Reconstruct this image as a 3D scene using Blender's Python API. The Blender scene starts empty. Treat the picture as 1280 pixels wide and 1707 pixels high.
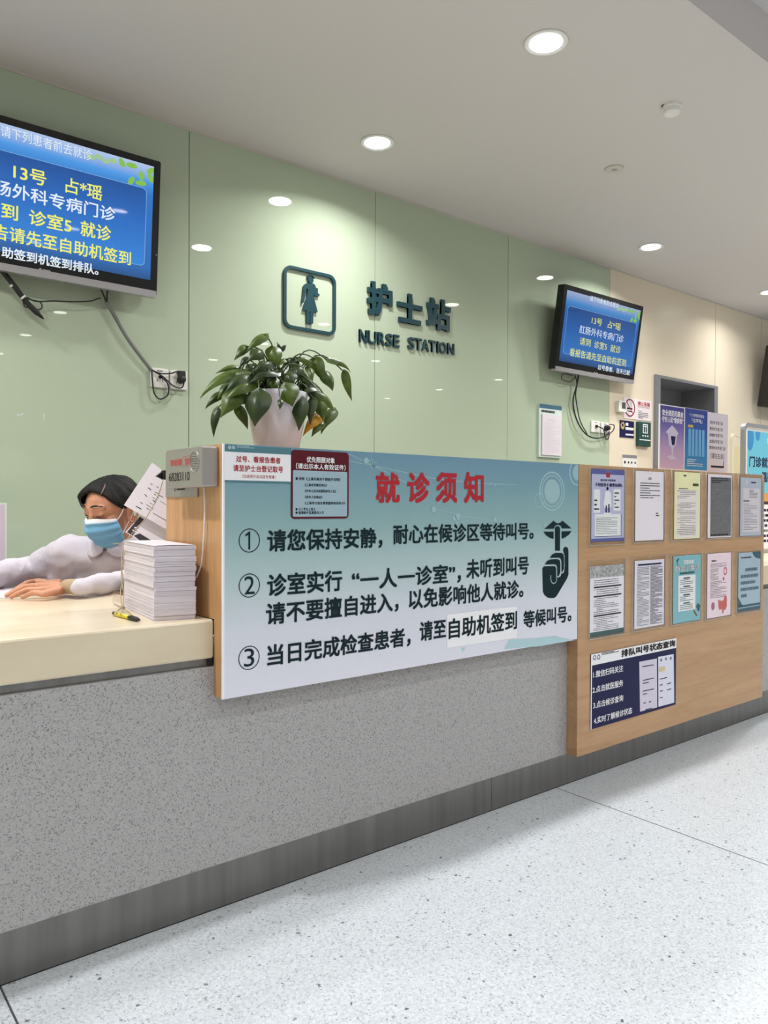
import bpy, bmesh, math, random
from mathutils import Vector, Matrix, Quaternion, noise
sc = bpy.context.scene
COL = sc.collection
random.seed(7)
PI = math.pi
V = Vector

# ------------------------------------------------------------------ camera, world, exposure
FPX = 1272.3
YAW, PITCH, ROLL = math.radians(51.338), math.radians(-0.592), math.radians(0.267)
CAM = V((0, 0, 1.05))
_F = V((math.cos(YAW), math.sin(YAW), 0)); _R = V((math.sin(YAW), -math.cos(YAW), 0)); _U = V((0, 0, 1))
CF = _F * math.cos(PITCH) + _U * math.sin(PITCH)
_u2 = -_F * math.sin(PITCH) + _U * math.cos(PITCH)
CR = _R * math.cos(ROLL) + _u2 * math.sin(ROLL)
CU = -_R * math.sin(ROLL) + _u2 * math.cos(ROLL)
cam_data = bpy.data.cameras.new('camera')
cam = bpy.data.objects.new('camera', cam_data); COL.objects.link(cam)
cam_data.sensor_fit = 'VERTICAL'; cam_data.sensor_height = 36.0; cam_data.sensor_width = 36.0
cam_data.lens = FPX / 1707 * 36.0
cam_data.clip_start = 0.02
m3 = Matrix((CR, CU, -CF)).transposed()
cam.matrix_world = Matrix.Translation(CAM) @ m3.to_4x4()
sc.camera = cam

sc.view_settings.view_transform = 'Standard'
sc.view_settings.look = 'None'
sc.view_settings.gamma = 1.0
sc.view_settings.use_curve_mapping = False
sc.view_settings.exposure = 0.0
world = bpy.data.worlds.new('world'); sc.world = world; world.use_nodes = True
world.node_tree.nodes['Background'].inputs[0].default_value = (0.75, 0.78, 0.8, 1)
world.node_tree.nodes['Background'].inputs[1].default_value = 0.05
LAMP_W = 19.5          # power of one lamp over the desk
LAMP_W2 = 13.5         # power of one lamp in the raised lobby ceiling
LAMP_SPREAD = math.radians(148)

H = 2.864              # height of the ceiling over the desk
H2 = 3.06              # height of the raised ceiling over the lobby
YW = 3.5               # plane of the back wall
YS = 1.749             # face of the sign and of the notice panel
YB = 1.797             # face of the counter front
ZT = 1.2               # top of the counter cabinet
ZD = 0.753             # top of the writing desk

def ray(px, py):
    return CF + CR * ((px - 640) / FPX) + CU * ((853.5 - py) / FPX)
def at(px, py, ax, v):
    d = ray(px, py); t = (v - CAM[ax]) / d[ax]
    return CAM + d * t

# ------------------------------------------------------------------ materials
def lin(c):
    return c / 12.92 if c <= 0.04045 else ((c + 0.055) / 1.055) ** 2.4
def rgb(r, g, b):
    return (lin(r / 255), lin(g / 255), lin(b / 255), 1)
MATS = {}
def mat(name, col, rough=0.5, metal=0.0, spec=0.5, emit=None, estr=0.0, coat=0.0, bump=None, var=None):
    if name in MATS: return MATS[name]
    m = bpy.data.materials.new(name); m.use_nodes = True
    nt = m.node_tree; b = nt.nodes['Principled BSDF']
    b.inputs['Base Color'].default_value = rgb(*col)
    b.inputs['Roughness'].default_value = rough
    b.inputs['Metallic'].default_value = metal
    b.inputs['Specular IOR Level'].default_value = spec
    b.inputs['Coat Weight'].default_value = coat
    b.inputs['Coat Roughness'].default_value = 0.05
    if emit:
        b.inputs['Emission Color'].default_value = rgb(*emit); b.inputs['Emission Strength'].default_value = estr
    if var or bump:
        tc = nt.nodes.new('ShaderNodeTexCoord')
        mp = nt.nodes.new('ShaderNodeMapping'); nt.links.new(tc.outputs['Object'], mp.inputs['Vector'])
    if var:        # (scale xyz, second colour, noise scale)
        sx, c2, ns = var
        mp.inputs['Scale'].default_value = sx
        n = nt.nodes.new('ShaderNodeTexNoise'); n.inputs['Scale'].default_value = ns; n.inputs['Detail'].default_value = 5
        nt.links.new(mp.outputs[0], n.inputs['Vector'])
        r = nt.nodes.new('ShaderNodeValToRGB')
        r.color_ramp.elements[0].position = 0.3; r.color_ramp.elements[1].position = 0.7
        r.color_ramp.elements[0].color = rgb(*col); r.color_ramp.elements[1].color = rgb(*c2)
        nt.links.new(n.outputs['Fac'], r.inputs['Fac']); nt.links.new(r.outputs[0], b.inputs['Base Color'])
    if bump:       # (noise scale, strength, distance)
        n2 = nt.nodes.new('ShaderNodeTexNoise'); n2.inputs['Scale'].default_value = bump[0]; n2.inputs['Detail'].default_value = 3
        nt.links.new(tc.outputs['Object'] if not var else mp.outputs[0], n2.inputs['Vector'])
        bp = nt.nodes.new('ShaderNodeBump'); bp.inputs['Strength'].default_value = bump[1]; bp.inputs['Distance'].default_value = bump[2]
        nt.links.new(n2.outputs['Fac'], bp.inputs['Height']); nt.links.new(bp.outputs[0], b.inputs['Normal'])
    MATS[name] = m
    return m

def speckle_mat(name, base, dark, light, scale, rough, dthr=0.16, lthr=0.8, spec=0.5, seams=None, blot=None):
    m = bpy.data.materials.new(name); m.use_nodes = True
    nt = m.node_tree; b = nt.nodes['Principled BSDF']; L = nt.links.new; N = nt.nodes.new
    tc = N('ShaderNodeTexCoord')
    def rnd(s, e0, e1):
        v = N('ShaderNodeTexVoronoi'); v.inputs['Scale'].default_value = s
        L(tc.outputs['Object'], v.inputs['Vector'])
        sp = N('ShaderNodeSeparateColor'); L(v.outputs['Color'], sp.inputs[0])
        rp = N('ShaderNodeMapRange'); L(sp.outputs[0], rp.inputs[0])
        rp.inputs[1].default_value = e0; rp.inputs[2].default_value = e1
        return rp.outputs[0]
    def mix(f, a, c):
        x = N('ShaderNodeMix'); x.data_type = 'RGBA'
        if hasattr(f, 'links') or hasattr(f, 'is_linked'): L(f, x.inputs[0])
        else: x.inputs[0].default_value = f
        for i, q in ((6, a), (7, c)):
            if isinstance(q, tuple): x.inputs[i].default_value = q
            else: L(q, x.inputs[i])
        return x.outputs[2]
    c = rgb(*base)
    nz = N('ShaderNodeTexNoise'); nz.inputs['Scale'].default_value = scale * 0.55; nz.inputs['Detail'].default_value = 6
    L(tc.outputs['Object'], nz.inputs['Vector'])
    mr = N('ShaderNodeMapRange'); L(nz.outputs['Fac'], mr.inputs[0]); mr.inputs[1].default_value = 0.35; mr.inputs[2].default_value = 0.68
    c = mix(mr.outputs[0], c, rgb(*light))
    c = mix(rnd(scale, lthr, lthr + 0.03), c, rgb(*light))
    c = mix(rnd(scale * 1.37, 1 - dthr, 1 - dthr + 0.03), c, rgb(*dark))
    if blot:
        c = mix(rnd(blot[0], 1 - blot[2], 1 - blot[2] + 0.01), c, rgb(*blot[1]))
    if seams:
        sep = N('ShaderNodeSeparateXYZ'); L(tc.outputs['Object'], sep.inputs[0])
        tot = None
        for sx in seams:
            s = N('ShaderNodeMath'); s.operation = 'SUBTRACT'; L(sep.outputs[0], s.inputs[0]); s.inputs[1].default_value = sx
            a = N('ShaderNodeMath'); a.operation = 'ABSOLUTE'; L(s.outputs[0], a.inputs[0])
            l = N('ShaderNodeMath'); l.operation = 'LESS_THAN'; L(a.outputs[0], l.inputs[0]); l.inputs[1].default_value = 0.0022
            if tot is None: tot = l.outputs[0]
            else:
                ad = N('ShaderNodeMath'); ad.operation = 'MAXIMUM'; L(tot, ad.inputs[0]); L(l.outputs[0], ad.inputs[1]); tot = ad.outputs[0]
        c = mix(tot, c, rgb(70, 72, 74))
    L(c, b.inputs['Base Color'])
    b.inputs['Roughness'].default_value = rough
    b.inputs['Specular IOR Level'].default_value = spec
    MATS[name] = m
    return m

def wood_mat(name, along, c1, c2, c3):
    m = bpy.data.materials.new(name); m.use_nodes = True
    nt = m.node_tree; b = nt.nodes['Principled BSDF']; L = nt.links.new; N = nt.nodes.new
    tc = N('ShaderNodeTexCoord'); mp = N('ShaderNodeMapping'); L(tc.outputs['Object'], mp.inputs['Vector'])
    s = [14, 14, 14]; s[along] = 1.2
    mp.inputs['Scale'].default_value = s
    n1 = N('ShaderNodeTexNoise'); n1.inputs['Scale'].default_value = 1.1; n1.inputs['Detail'].default_value = 4; n1.inputs['Distortion'].default_value = 1.2
    L(mp.outputs[0], n1.inputs['Vector'])
    n2 = N('ShaderNodeTexNoise'); n2.inputs['Scale'].default_value = 9; n2.inputs['Detail'].default_value = 6
    L(mp.outputs[0], n2.inputs['Vector'])
    ad = N('ShaderNodeMath'); ad.operation = 'MULTIPLY_ADD'; L(n2.outputs['Fac'], ad.inputs[0]); ad.inputs[1].default_value = 0.5; 
    L(n1.outputs['Fac'], ad.inputs[2])
    r = N('ShaderNodeValToRGB'); e = r.color_ramp.elements
    e[0].position = 0.5; e[0].color = rgb(*c1); e[1].position = 1.0; e[1].color = rgb(*c3)
    k = e.new(0.72); k.color = rgb(*c2)
    L(ad.outputs[0], r.inputs['Fac']); L(r.outputs[0], b.inputs['Base Color'])
    b.inputs['Roughness'].default_value = 0.42
    MATS[name] = m
    return m

def ramp_mat(name, axis, stops, rough=0.35, emit=0.0, spec=0.5):
    """colour printed (or shown on a screen) as a gradient along one axis; stops = (coordinate, colour)"""
    m = bpy.data.materials.new(name); m.use_nodes = True
    nt = m.node_tree; b = nt.nodes['Principled BSDF']; L = nt.links.new; N = nt.nodes.new
    tc = N('ShaderNodeTexCoord'); sp = N('ShaderNodeSeparateXYZ'); L(tc.outputs['Object'], sp.inputs[0])
    a, z = stops[0][0], stops[-1][0]
    mr = N('ShaderNodeMapRange'); L(sp.outputs[axis], mr.inputs[0]); mr.inputs[1].default_value = a; mr.inputs[2].default_value = z
    r = N('ShaderNodeValToRGB'); e = r.color_ramp.elements
    e[0].position = 0; e[0].color = rgb(*stops[0][1]); e[1].position = 1; e[1].color = rgb(*stops[-1][1])
    for p, c in stops[1:-1]:
        k = e.new((p - a) / (z - a)); k.color = rgb(*c)
    L(mr.outputs[0], r.inputs['Fac'])
    b.inputs['Roughness'].default_value = rough; b.inputs['Specular IOR Level'].default_value = spec
    if emit:
        b.inputs['Base Color'].default_value = (0.01, 0.01, 0.012, 1)
        L(r.outputs[0], b.inputs['Emission Color']); b.inputs['Emission Strength'].default_value = emit
    else: L(r.outputs[0], b.inputs['Base Color'])
    MATS[name] = m
    return m

def clear_mat(name, tint, gloss, rough=0.04, opac=0.0, ocol=(255, 255, 255)):
    m = bpy.data.materials.new(name); m.use_nodes = True
    nt = m.node_tree; L = nt.links.new; N = nt.nodes.new
    for n in list(nt.nodes):
        if n.type == 'BSDF_PRINCIPLED': nt.nodes.remove(n)
    out = [n for n in nt.nodes if n.type == 'OUTPUT_MATERIAL'][0]
    t = N('ShaderNodeBsdfTransparent'); t.inputs[0].default_value = (*tint, 1)
    g = N('ShaderNodeBsdfGlossy'); g.inputs['Roughness'].default_value = rough
    mx = N('ShaderNodeMixShader'); mx.inputs[0].default_value = gloss; L(t.outputs[0], mx.inputs[1]); L(g.outputs[0], mx.inputs[2])
    res = mx.outputs[0]
    if opac:
        d = N('ShaderNodeBsdfDiffuse'); d.inputs[0].default_value = rgb(*ocol)
        m2 = N('ShaderNodeMixShader'); m2.inputs[0].default_value = opac; L(res, m2.inputs[1]); L(d.outputs[0], m2.inputs[2]); res = m2.outputs[0]
    L(res, out.inputs[0])
    MATS[name] = m
    return m

def leaf_mat(name, c1, c2):
    m = mat(name, c1, rough=0.38, spec=0.35, var=((1, 1, 1), c2, 22.0), bump=(90, 0.15, 0.002))
    return m

FLOOR_SEAMS = [at(15, 1676, 2, 0).x - 2.0, at(15, 1676, 2, 0).x, at(929, 1314, 2, 0).x, at(929, 1314, 2, 0).x + 2.0, at(929, 1314, 2, 0).x + 4.0]
print('seams', FLOOR_SEAMS)
M_floor = speckle_mat('vinyl_floor', (180, 187, 192), (150, 157, 162), (202, 208, 213), 210, 0.3, dthr=0.07, lthr=0.8, seams=FLOOR_SEAMS, blot=(150, (92, 96, 98), 0.012), spec=0.45)
M_terr = speckle_mat('grey_terrazzo', (160, 158, 157), (120, 119, 118), (176, 174, 174), 300, 0.4, dthr=0.12, lthr=0.75)
M_wood = wood_mat('oak_laminate', 0, (194, 156, 116), (186, 147, 107), (173, 133, 94))
M_woodv = wood_mat('oak_laminate_upright', 2, (204, 160, 114), (192, 148, 102), (176, 130, 86))
M_cream = mat('cream_solid_surface', (224, 210, 184), rough=0.22, spec=0.45, var=((0.8, 3, 3), (216, 201, 173), 4.0))
M_steel = mat('brushed_steel', (134, 132, 129), rough=0.34, metal=0.9, var=((9, 8, 0.5), (118, 116, 113), 3.0))
M_steel2 = mat('satin_steel_box', (176, 170, 168), rough=0.38, metal=0.75)
M_glass = mat('green_glass', (180, 194, 170), rough=0.015, spec=0.5)
M_seam = mat('dark_joint', (70, 78, 66), rough=0.7)
M_creamwall = mat('cream_wall_panel', (224, 212, 190), rough=0.28, spec=0.4)
M_ceil = mat('ceiling_paint', (206, 201, 198), rough=0.85, spec=0.2)
M_wallpaint = mat('lobby_wall_paint', (208, 206, 198), rough=0.7)
M_trim = mat('trim_strip', (196, 192, 180), rough=0.5)
M_black = mat('black_plastic', (16, 16, 18), rough=0.22)
M_blackmat = mat('black_rubber', (20, 20, 22), rough=0.5)
M_silver = mat('silver_plastic', (176, 174, 176), rough=0.3, metal=0.5)
M_white = mat('white_plastic', (228, 226, 220), rough=0.4)
M_paper = mat('white_paper', (220, 213, 220), rough=0.75, spec=0.25)
M_papertext = mat('print_dark', (36, 36, 44), rough=0.8, spec=0.2)
M_grey = mat('print_grey', (128, 128, 132), rough=0.8, spec=0.2)
M_ink = mat('ink_teal_black', (10, 36, 42), rough=0.6, spec=0.2)
M_red = mat('ink_red', (176, 22, 38), rough=0.5)
M_maroon = mat('ink_maroon', (88, 8, 26), rough=0.5, spec=0.3)
M_pwhite = mat('print_white', (240, 240, 242), rough=0.6)
M_palpha = mat('print_pale_teal', (160, 190, 196), rough=0.5)
M_teal = mat('sign_teal', (26, 64, 72), rough=0.35)
M_navy = mat('print_navy', (20, 22, 70), rough=0.5, spec=0.25)
M_tealhdr = mat('print_teal_header', (78, 124, 136), rough=0.5)
M_pot = mat('white_pot', (204, 201, 210), rough=0.45, bump=(30, 0.1, 0.002))
M_leaf = leaf_mat('pothos_leaf', (52, 72, 24), (86, 106, 36))
M_leafd = leaf_mat('pothos_leaf_dark', (32, 48, 24), (56, 74, 30))
M_leafy = leaf_mat('pothos_leaf_yellow', (206, 156, 40), (186, 128, 34))
M_stem = mat('pothos_stem', (62, 78, 40), rough=0.5)
M_soil = mat('soil', (48, 38, 30), rough=0.9)
M_doorgrey = mat('door_frame_grey', (122, 122, 126), rough=0.45)
M_doorleaf = mat('door_leaf_grey', (126, 128, 132), rough=0.5)
M_acr = clear_mat('clear_acrylic', (0.99, 0.992, 0.99), 0.02)
M_acredge = clear_mat('acrylic_edge', (0.9, 0.92, 0.92), 0.08, opac=0.38, ocol=(226, 222, 218))
M_tape = clear_mat('clear_tape', (0.95, 0.93, 0.9), 0.06, opac=0.2, ocol=(214, 200, 176))
M_skin = mat('skin', (206, 152, 122), rough=0.5, spec=0.35, var=((1, 1, 1), (198, 138, 110), 14.0))
M_hair = mat('black_hair', (13, 11, 11), rough=0.55, spec=0.25, var=((6, 6, 60), (26, 23, 22), 6.0), bump=(14, 0.5, 0.004))
M_shirt = mat('white_uniform', (203, 197, 207), rough=0.8, spec=0.2, bump=(16, 0.25, 0.01))
M_mask = mat('mask_blue', (120, 176, 214), rough=0.75, spec=0.2)
M_maskw = mat('mask_white', (236, 232, 236), rough=0.75, spec=0.2)
M_band = mat('beige_wristband', (176, 152, 122), rough=0.8)
M_lash = mat('lash', (30, 22, 20), rough=0.7)
M_yellow = mat('pen_yellow', (216, 196, 44), rough=0.35)
M_twine = mat('twine', (170, 156, 126), rough=0.8)
M_gcable = mat('grey_cable', (112, 116, 112), rough=0.5)
M_lampglass = mat('lamp_diffuser', (250, 250, 250), rough=0.3, emit=(255, 252, 246), estr=14.0)
M_lamptrim = mat('lamp_trim', (226, 226, 222), rough=0.4)

# ------------------------------------------------------------------ object helpers
WL = {}
def thing(name, label, cat, loc=(0, 0, 0), group=None, kind=None):
    o = bpy.data.objects.new(name, None); COL.objects.link(o)
    o.location = loc; o.empty_display_size = 0.05
    o['label'] = label; o['category'] = cat
    if group: o['group'] = group
    if kind: o['kind'] = kind
    WL[o.name] = V(loc)
    return o
def tag(o, label, cat, group=None, kind=None):
    o['label'] = label; o['category'] = cat
    if group: o['group'] = group
    if kind: o['kind'] = kind
    return o
def add_mesh(name, me, m, parent=None):
    o = bpy.data.objects.new(name, me); COL.objects.link(o)
    off = V((0, 0, 0))
    if parent is not None:
        o.parent = parent; off = WL[parent.name]
        me.transform(Matrix.Translation(-off))
    WL[o.name] = off.copy()
    ms = m if isinstance(m, (list, tuple)) else [m]
    me.materials.clear()
    for x in ms: me.materials.append(x)
    return o

class MB:
    def __init__(s): s.v = []; s.f = []; s.mi = []; s.cur = 0
    def add(s, vs, fs):
        b = len(s.v); s.v += [V(x) for x in vs]
        for f in fs: s.f.append([i + b for i in f]); s.mi.append(s.cur)
        return s
    def box(s, x0, x1, y0, y1, z0, z1):
        return s.add([(x0, y0, z0), (x1, y0, z0), (x1, y1, z0), (x0, y1, z0), (x0, y0, z1), (x1, y0, z1), (x1, y1, z1), (x0, y1, z1)],
                     [(0, 3, 2, 1), (4, 5, 6, 7), (0, 1, 5, 4), (1, 2, 6, 5), (2, 3, 7, 6), (3, 0, 4, 7)])
    def poly(s, S, pts, h):
        return s.add([S.w(u, v, h) for u, v in pts], [list(range(len(pts)))])
    def prism(s, S, pts, h0, h1):
        n = len(pts)
        vs = [S.w(u, v, h1) for u, v in pts] + [S.w(u, v, h0) for u, v in pts]
        fs = [list(range(n)), list(range(2 * n - 1, n - 1, -1))]
        for i in range(n):
            j = (i + 1) % n; fs.append([i, n + i, n + j, j])
        return s.add(vs, fs)
    def frame(s, S, outer, inner, h0, h1):
        """ring between two point lists of equal length"""
        n = len(outer)
        vs = [S.w(u, v, h1) for u, v in outer] + [S.w(u, v, h1) for u, v in inner] + [S.w(u, v, h0) for u, v in outer] + [S.w(u, v, h0) for u, v in inner]
        fs = []
        for i in range(n):
            j = (i + 1) % n
            fs += [[i, j, n + j, n + i], [i, 2 * n + i, 2 * n + j, j], [n + i, n + j, 3 * n + j, 3 * n + i], [2 * n + i, 3 * n + i, 3 * n + j, 2 * n + j]]
        return s.add(vs, fs)
    def tube(s, pts, r, n=8, flat=None):
        pts = [V(p) for p in pts]; N = len(pts)
        rs = r if isinstance(r, (list, tuple)) else [r] * N
        up = V((0.13, 0.27, 0.95)); prev = None; vs = []; fs = []
        for i, p in enumerate(pts):
            t = (pts[min(i + 1, N - 1)] - pts[max(i - 1, 0)]).normalized()
            if prev is None:
                a = t.cross(up)
                if a.length < 1e-3: a = t.cross(V((1, 0, 0)))
            else: a = prev - t * prev.dot(t)
            a.normalize(); prev = a; b = t.cross(a)
            for k in range(n):
                th = 2 * PI * k / n
                vs.append(p + a * (math.cos(th) * rs[i]) + b * (math.sin(th) * rs[i]))
        for i in range(N - 1):
            for k in range(n):
                k2 = (k + 1) % n; fs.append([i * n + k, i * n + k2, (i + 1) * n + k2, (i + 1) * n + k])
        fs.append(list(range(n - 1, -1, -1))); fs.append([(N - 1) * n + k for k in range(n)])
        return s.add(vs, fs)
    def lathe(s, c, prof, n=40, axis=V((0, 0, 1))):
        c = V(c); q = V((0, 0, 1)).rotation_difference(axis); vs = []; fs = []
        for r, z in prof:
            for k in range(n):
                th = 2 * PI * k / n; vs.append(c + q @ V((r * math.cos(th), r * math.sin(th), z)))
        for i in range(len(prof) - 1):
            for k in range(n):
                k2 = (k + 1) % n; fs.append([i * n + k, i * n + k2, (i + 1) * n + k2, (i + 1) * n + k])
        fs.append(list(range(n - 1, -1, -1))); fs.append([(len(prof) - 1) * n + k for k in range(n)])
        return s.add(vs, fs)
    def ell(s, c, R, rad, n=20, m=14):
        """ellipsoid; R = 3 axis vectors"""
        c = V(c); vs = []; fs = []
        for i in range(m + 1):
            ph = PI * i / m
            for k in range(n):
                th = 2 * PI * k / n
                vs.append(c + R[0] * (rad[0] * math.sin(ph) * math.cos(th)) + R[1] * (rad[1] * math.sin(ph) * math.sin(th)) + R[2] * (rad[2] * math.cos(ph)))
        for i in range(m):
            for k in range(n):
                k2 = (k + 1) % n; fs.append([i * n + k, (i + 1) * n + k, (i + 1) * n + k2, i * n + k2])
        return s.add(vs, fs)
    def cap(s, p0, r0, p1, r1, n=16, fl=1.0, fax=None):
        """tapered limb with round ends; fl flattens it along fax"""
        p0, p1 = V(p0), V(p1); t = p1 - p0; Lh = t.length; t.normalize()
        a = fax - t * fax.dot(t) if fax is not None else t.cross(V((0.31, 0.22, 0.9)))
        a.normalize(); b = t.cross(a); prof = []
        for i in range(6): th = -PI / 2 + PI / 2 * i / 5; prof.append((r0 * math.cos(th), r0 * math.sin(th)))
        for i in range(6): th = PI / 2 * i / 5; prof.append((r1 * math.cos(th), Lh + r1 * math.sin(th)))
        vs = []; fs = []
        for r, z in prof:
            r = max(r, 1e-4)
            for k in range(n):
                th = 2 * PI * k / n; vs.append(p0 + t * z + a * (r * fl * math.cos(th)) + b * (r * math.sin(th)))
        for i in range(len(prof) - 1):
            for k in range(n):
                k2 = (k + 1) % n; fs.append([i * n + k, i * n + k2, (i + 1) * n + k2, (i + 1) * n + k])
        fs.append(list(range(n - 1, -1, -1))); fs.append([(len(prof) - 1) * n + k for k in range(n)])
        return s.add(vs, fs)
    def mesh(s, name):
        me = bpy.data.meshes.new(name); me.from_pydata(s.v, [], s.f)
        for p, i in zip(me.polygons, s.mi): p.material_index = i
        me.update(); return me
    def build(s, name, m, parent=None, smooth=False, bevel=0.0, fixn=False):
        me = s.mesh(name)
        o = add_mesh(name, me, m, parent)
        if bevel or fixn:
            bm = bmesh.new(); bm.from_mesh(me)
            bmesh.ops.recalc_face_normals(bm, faces=bm.faces)
            if bevel:
                bmesh.ops.bevel(bm, geom=[e for e in bm.edges if len(e.link_faces) == 2 and e.calc_face_angle(0) > 0.6], offset=bevel, segments=2, affect='EDGES', profile=0.5)
            bm.to_mesh(me); bm.free()
        if smooth:
            for p in me.polygons: p.use_smooth = True
        return o

class Surf:
    def __init__(s, o, ux, uz, n=None):
        s.o = V(o); s.ux = V(ux).normalized(); s.uz = V(uz).normalized()
        s.n = V(n).normalized() if n is not None else s.ux.cross(s.uz)
    def w(s, u, v, h=0): return s.o + s.ux * u + s.uz * v + s.n * h
    def px(s, x, y):
        d = ray(x, y); t = (s.o - CAM).dot(s.n) / d.dot(s.n); p = CAM + d * t - s.o
        return (p.dot(s.ux), p.dot(s.uz))
    def pts(s, *q): return [s.px(*a) for a in q]

def rect(u0, v0, u1, v1): return [(u0, v0), (u1, v0), (u1, v1), (u0, v1)]
def rrect(u0, v0, u1, v1, r, n=6):
    p = []
    for cx, cy, a in ((u1 - r, v0 + r, -PI / 2), (u1 - r, v1 - r, 0), (u0 + r, v1 - r, PI / 2), (u0 + r, v0 + r, PI)):
        for i in range(n + 1):
            t = a + PI / 2 * i / n; p.append((cx + r * math.cos(t), cy + r * math.sin(t)))
    return p
def disc(u, v, r, n=28, sx=1.0): return [(u + r * sx * math.cos(2 * PI * i / n), v + r * math.sin(2 * PI * i / n)) for i in range(n)]
def stroke(p, q, w):
    dx, dy = q[0] - p[0], q[1] - p[1]; L = math.hypot(dx, dy) or 1; nx, ny = -dy / L * w / 2, dx / L * w / 2
    return [(p[0] - nx, p[1] - ny), (q[0] - nx, q[1] - ny), (q[0] + nx, q[1] + ny), (p[0] + nx, p[1] + ny)]
def catmull(pts, n=8):
    P = [V(p) for p in pts]; out = []
    for i in range(len(P) - 1):
        p0, p1, p2, p3 = P[max(i - 1, 0)], P[i], P[i + 1], P[min(i + 2, len(P) - 1)]
        for k in range(n):
            t = k / n
            out.append(0.5 * (2 * p1 + (p2 - p0) * t + (2 * p0 - 5 * p1 + 4 * p2 - p3) * t * t + (3 * p1 - p0 - 3 * p2 + p3) * t ** 3))
    out.append(P[-1]); return out

# ---- lettering
_tc = bpy.data.curves.new('lettering_source', 'FONT'); _to = bpy.data.objects.new('lettering_source', _tc); COL.objects.link(_to)
_tc.resolution_u = 4
def glyphs(s, bold):
    _tc.body = s; _tc.size = 1.0; _tc.extrude = 0
    dg = bpy.context.evaluated_depsgraph_get(); dg.update()
    me = bpy.data.meshes.new_from_object(_to.evaluated_get(dg))
    vs = [(v.co.x, v.co.y) for v in me.vertices]; fs = [list(p.vertices) for p in me.polygons]
    bpy.data.meshes.remove(me)
    if bold >= 0.012:      # heavier strokes: the glyph laid over itself with small shifts
        V_, F_ = [], []
        for q, (dx, dy) in enumerate(((-1, -1), (1, -1), (1, 1), (-1, 1))):
            b = len(V_); V_ += [(x + dx * bold, y + dy * bold, q * 0.00008) for x, y in vs]; F_ += [[i + b for i in f] for f in fs]
        return V_, F_
    return [(x, y, 0.0) for x, y in vs], fs
def text(parent, S, s, box, m, bold=0.018, h=0.0006, name='lettering', extrude=0.0):
    """fit the ink of s into box = (u0, v0, u1, v1) of surface S"""
    vs, fs = glyphs(s, bold)
    if not vs: return None
    xs = [a[0] for a in vs]; ys = [a[1] for a in vs]
    x0, x1, y0, y1 = min(xs), max(xs), min(ys), max(ys)
    u0, v0, u1, v1 = box
    P = [(u0 + (a - x0) / (x1 - x0) * (u1 - u0), v0 + (b - y0) / (y1 - y0) * (v1 - v0), h + c) for a, b, c in vs]
    mb = MB(); mb.add([S.w(u, v, q) for u, v, q in P], fs)
    if extrude:
        me = mb.mesh(name); bm = bmesh.new(); bm.from_mesh(me)
        bmesh.ops.remove_doubles(bm, verts=bm.verts, dist=1e-6)
        r = bmesh.ops.extrude_face_region(bm, geom=list(bm.faces))
        vv = [g for g in r['geom'] if isinstance(g, bmesh.types.BMVert)]
        bmesh.ops.translate(bm, verts=vv, vec=S.n * extrude)
        bmesh.ops.recalc_face_normals(bm, faces=bm.faces)
        bm.to_mesh(me); bm.free()
        return add_mesh(name, me, m, parent)
    return mb.build(name, m, parent)
def text_px(parent, S, s, l, r, hpx, m, **k):
    """l, r = photo pixels of the middle of the left and the right end of the line, hpx = ink height at the left end"""
    a, b = S.px(*l), S.px(*r); v = (a[1] + b[1]) / 2
    hh = abs(S.px(l[0], l[1] - hpx / 2)[1] - S.px(l[0], l[1] + hpx / 2)[1]) / 2
    return text(parent, S, s, (a[0], v - hh, b[0], v + hh), m, **k)
def dashes(mb, S, u0, u1, v1, v0, n, h, th=0.45, seed=1, wl=(0.02, 0.09), fill=0.9, indent=0.0):
    """n rows of illegible small print between v1 (top) and v0"""
    rr = random.Random(seed); st = (v1 - v0) / n; W = u1 - u0
    for i in range(n):
        v = v1 - st * (i + 0.5); u = u0 + (W * indent if rr.random() < 0.35 else 0)
        e = u0 + W * (fill if rr.random() < 0.72 else rr.uniform(0.3, 0.85) * fill)
        while u < e:
            w = W * rr.uniform(*wl)
            mb.poly(S, rect(u, v - st * th / 2, min(u + w, e), v + st * th / 2), h)
            u += w + W * rr.uniform(0.008, 0.02)

def remesh(mb, voxel, smooth_it=4, disp=None):
    me = mb.mesh('t'); o = bpy.data.objects.new('t', me); COL.objects.link(o)
    r = o.modifiers.new('r', 'REMESH'); r.mode = 'VOXEL'; r.voxel_size = voxel; r.use_smooth_shade = True
    s = o.modifiers.new('s', 'SMOOTH'); s.factor = 0.5; s.iterations = smooth_it
    dg = bpy.context.evaluated_depsgraph_get(); dg.update()
    out = bpy.data.meshes.new_from_object(o.evaluated_get(dg))
    bpy.data.objects.remove(o); bpy.data.meshes.remove(me)
    for p in out.polygons: p.use_smooth = True
    return out

# ------------------------------------------------------------------ the room
def struct(name, mb, m, parent=None, **k):
    o = mb.build(name, m, parent, **k); o['kind'] = 'structure'; return o
X0, X1, Y0 = -4.6, 12.0, -6.5
struct('floor', MB().box(X0, X1, Y0, YW + 0.6, -0.1, 0), M_floor)
YSO = 1.478
ce = struct('ceiling', MB().box(X0, X1, YSO, YW + 0.6, H, H2 + 0.12).box(X0, X1, Y0, YSO, H2, H2 + 0.12), M_ceil)
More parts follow.
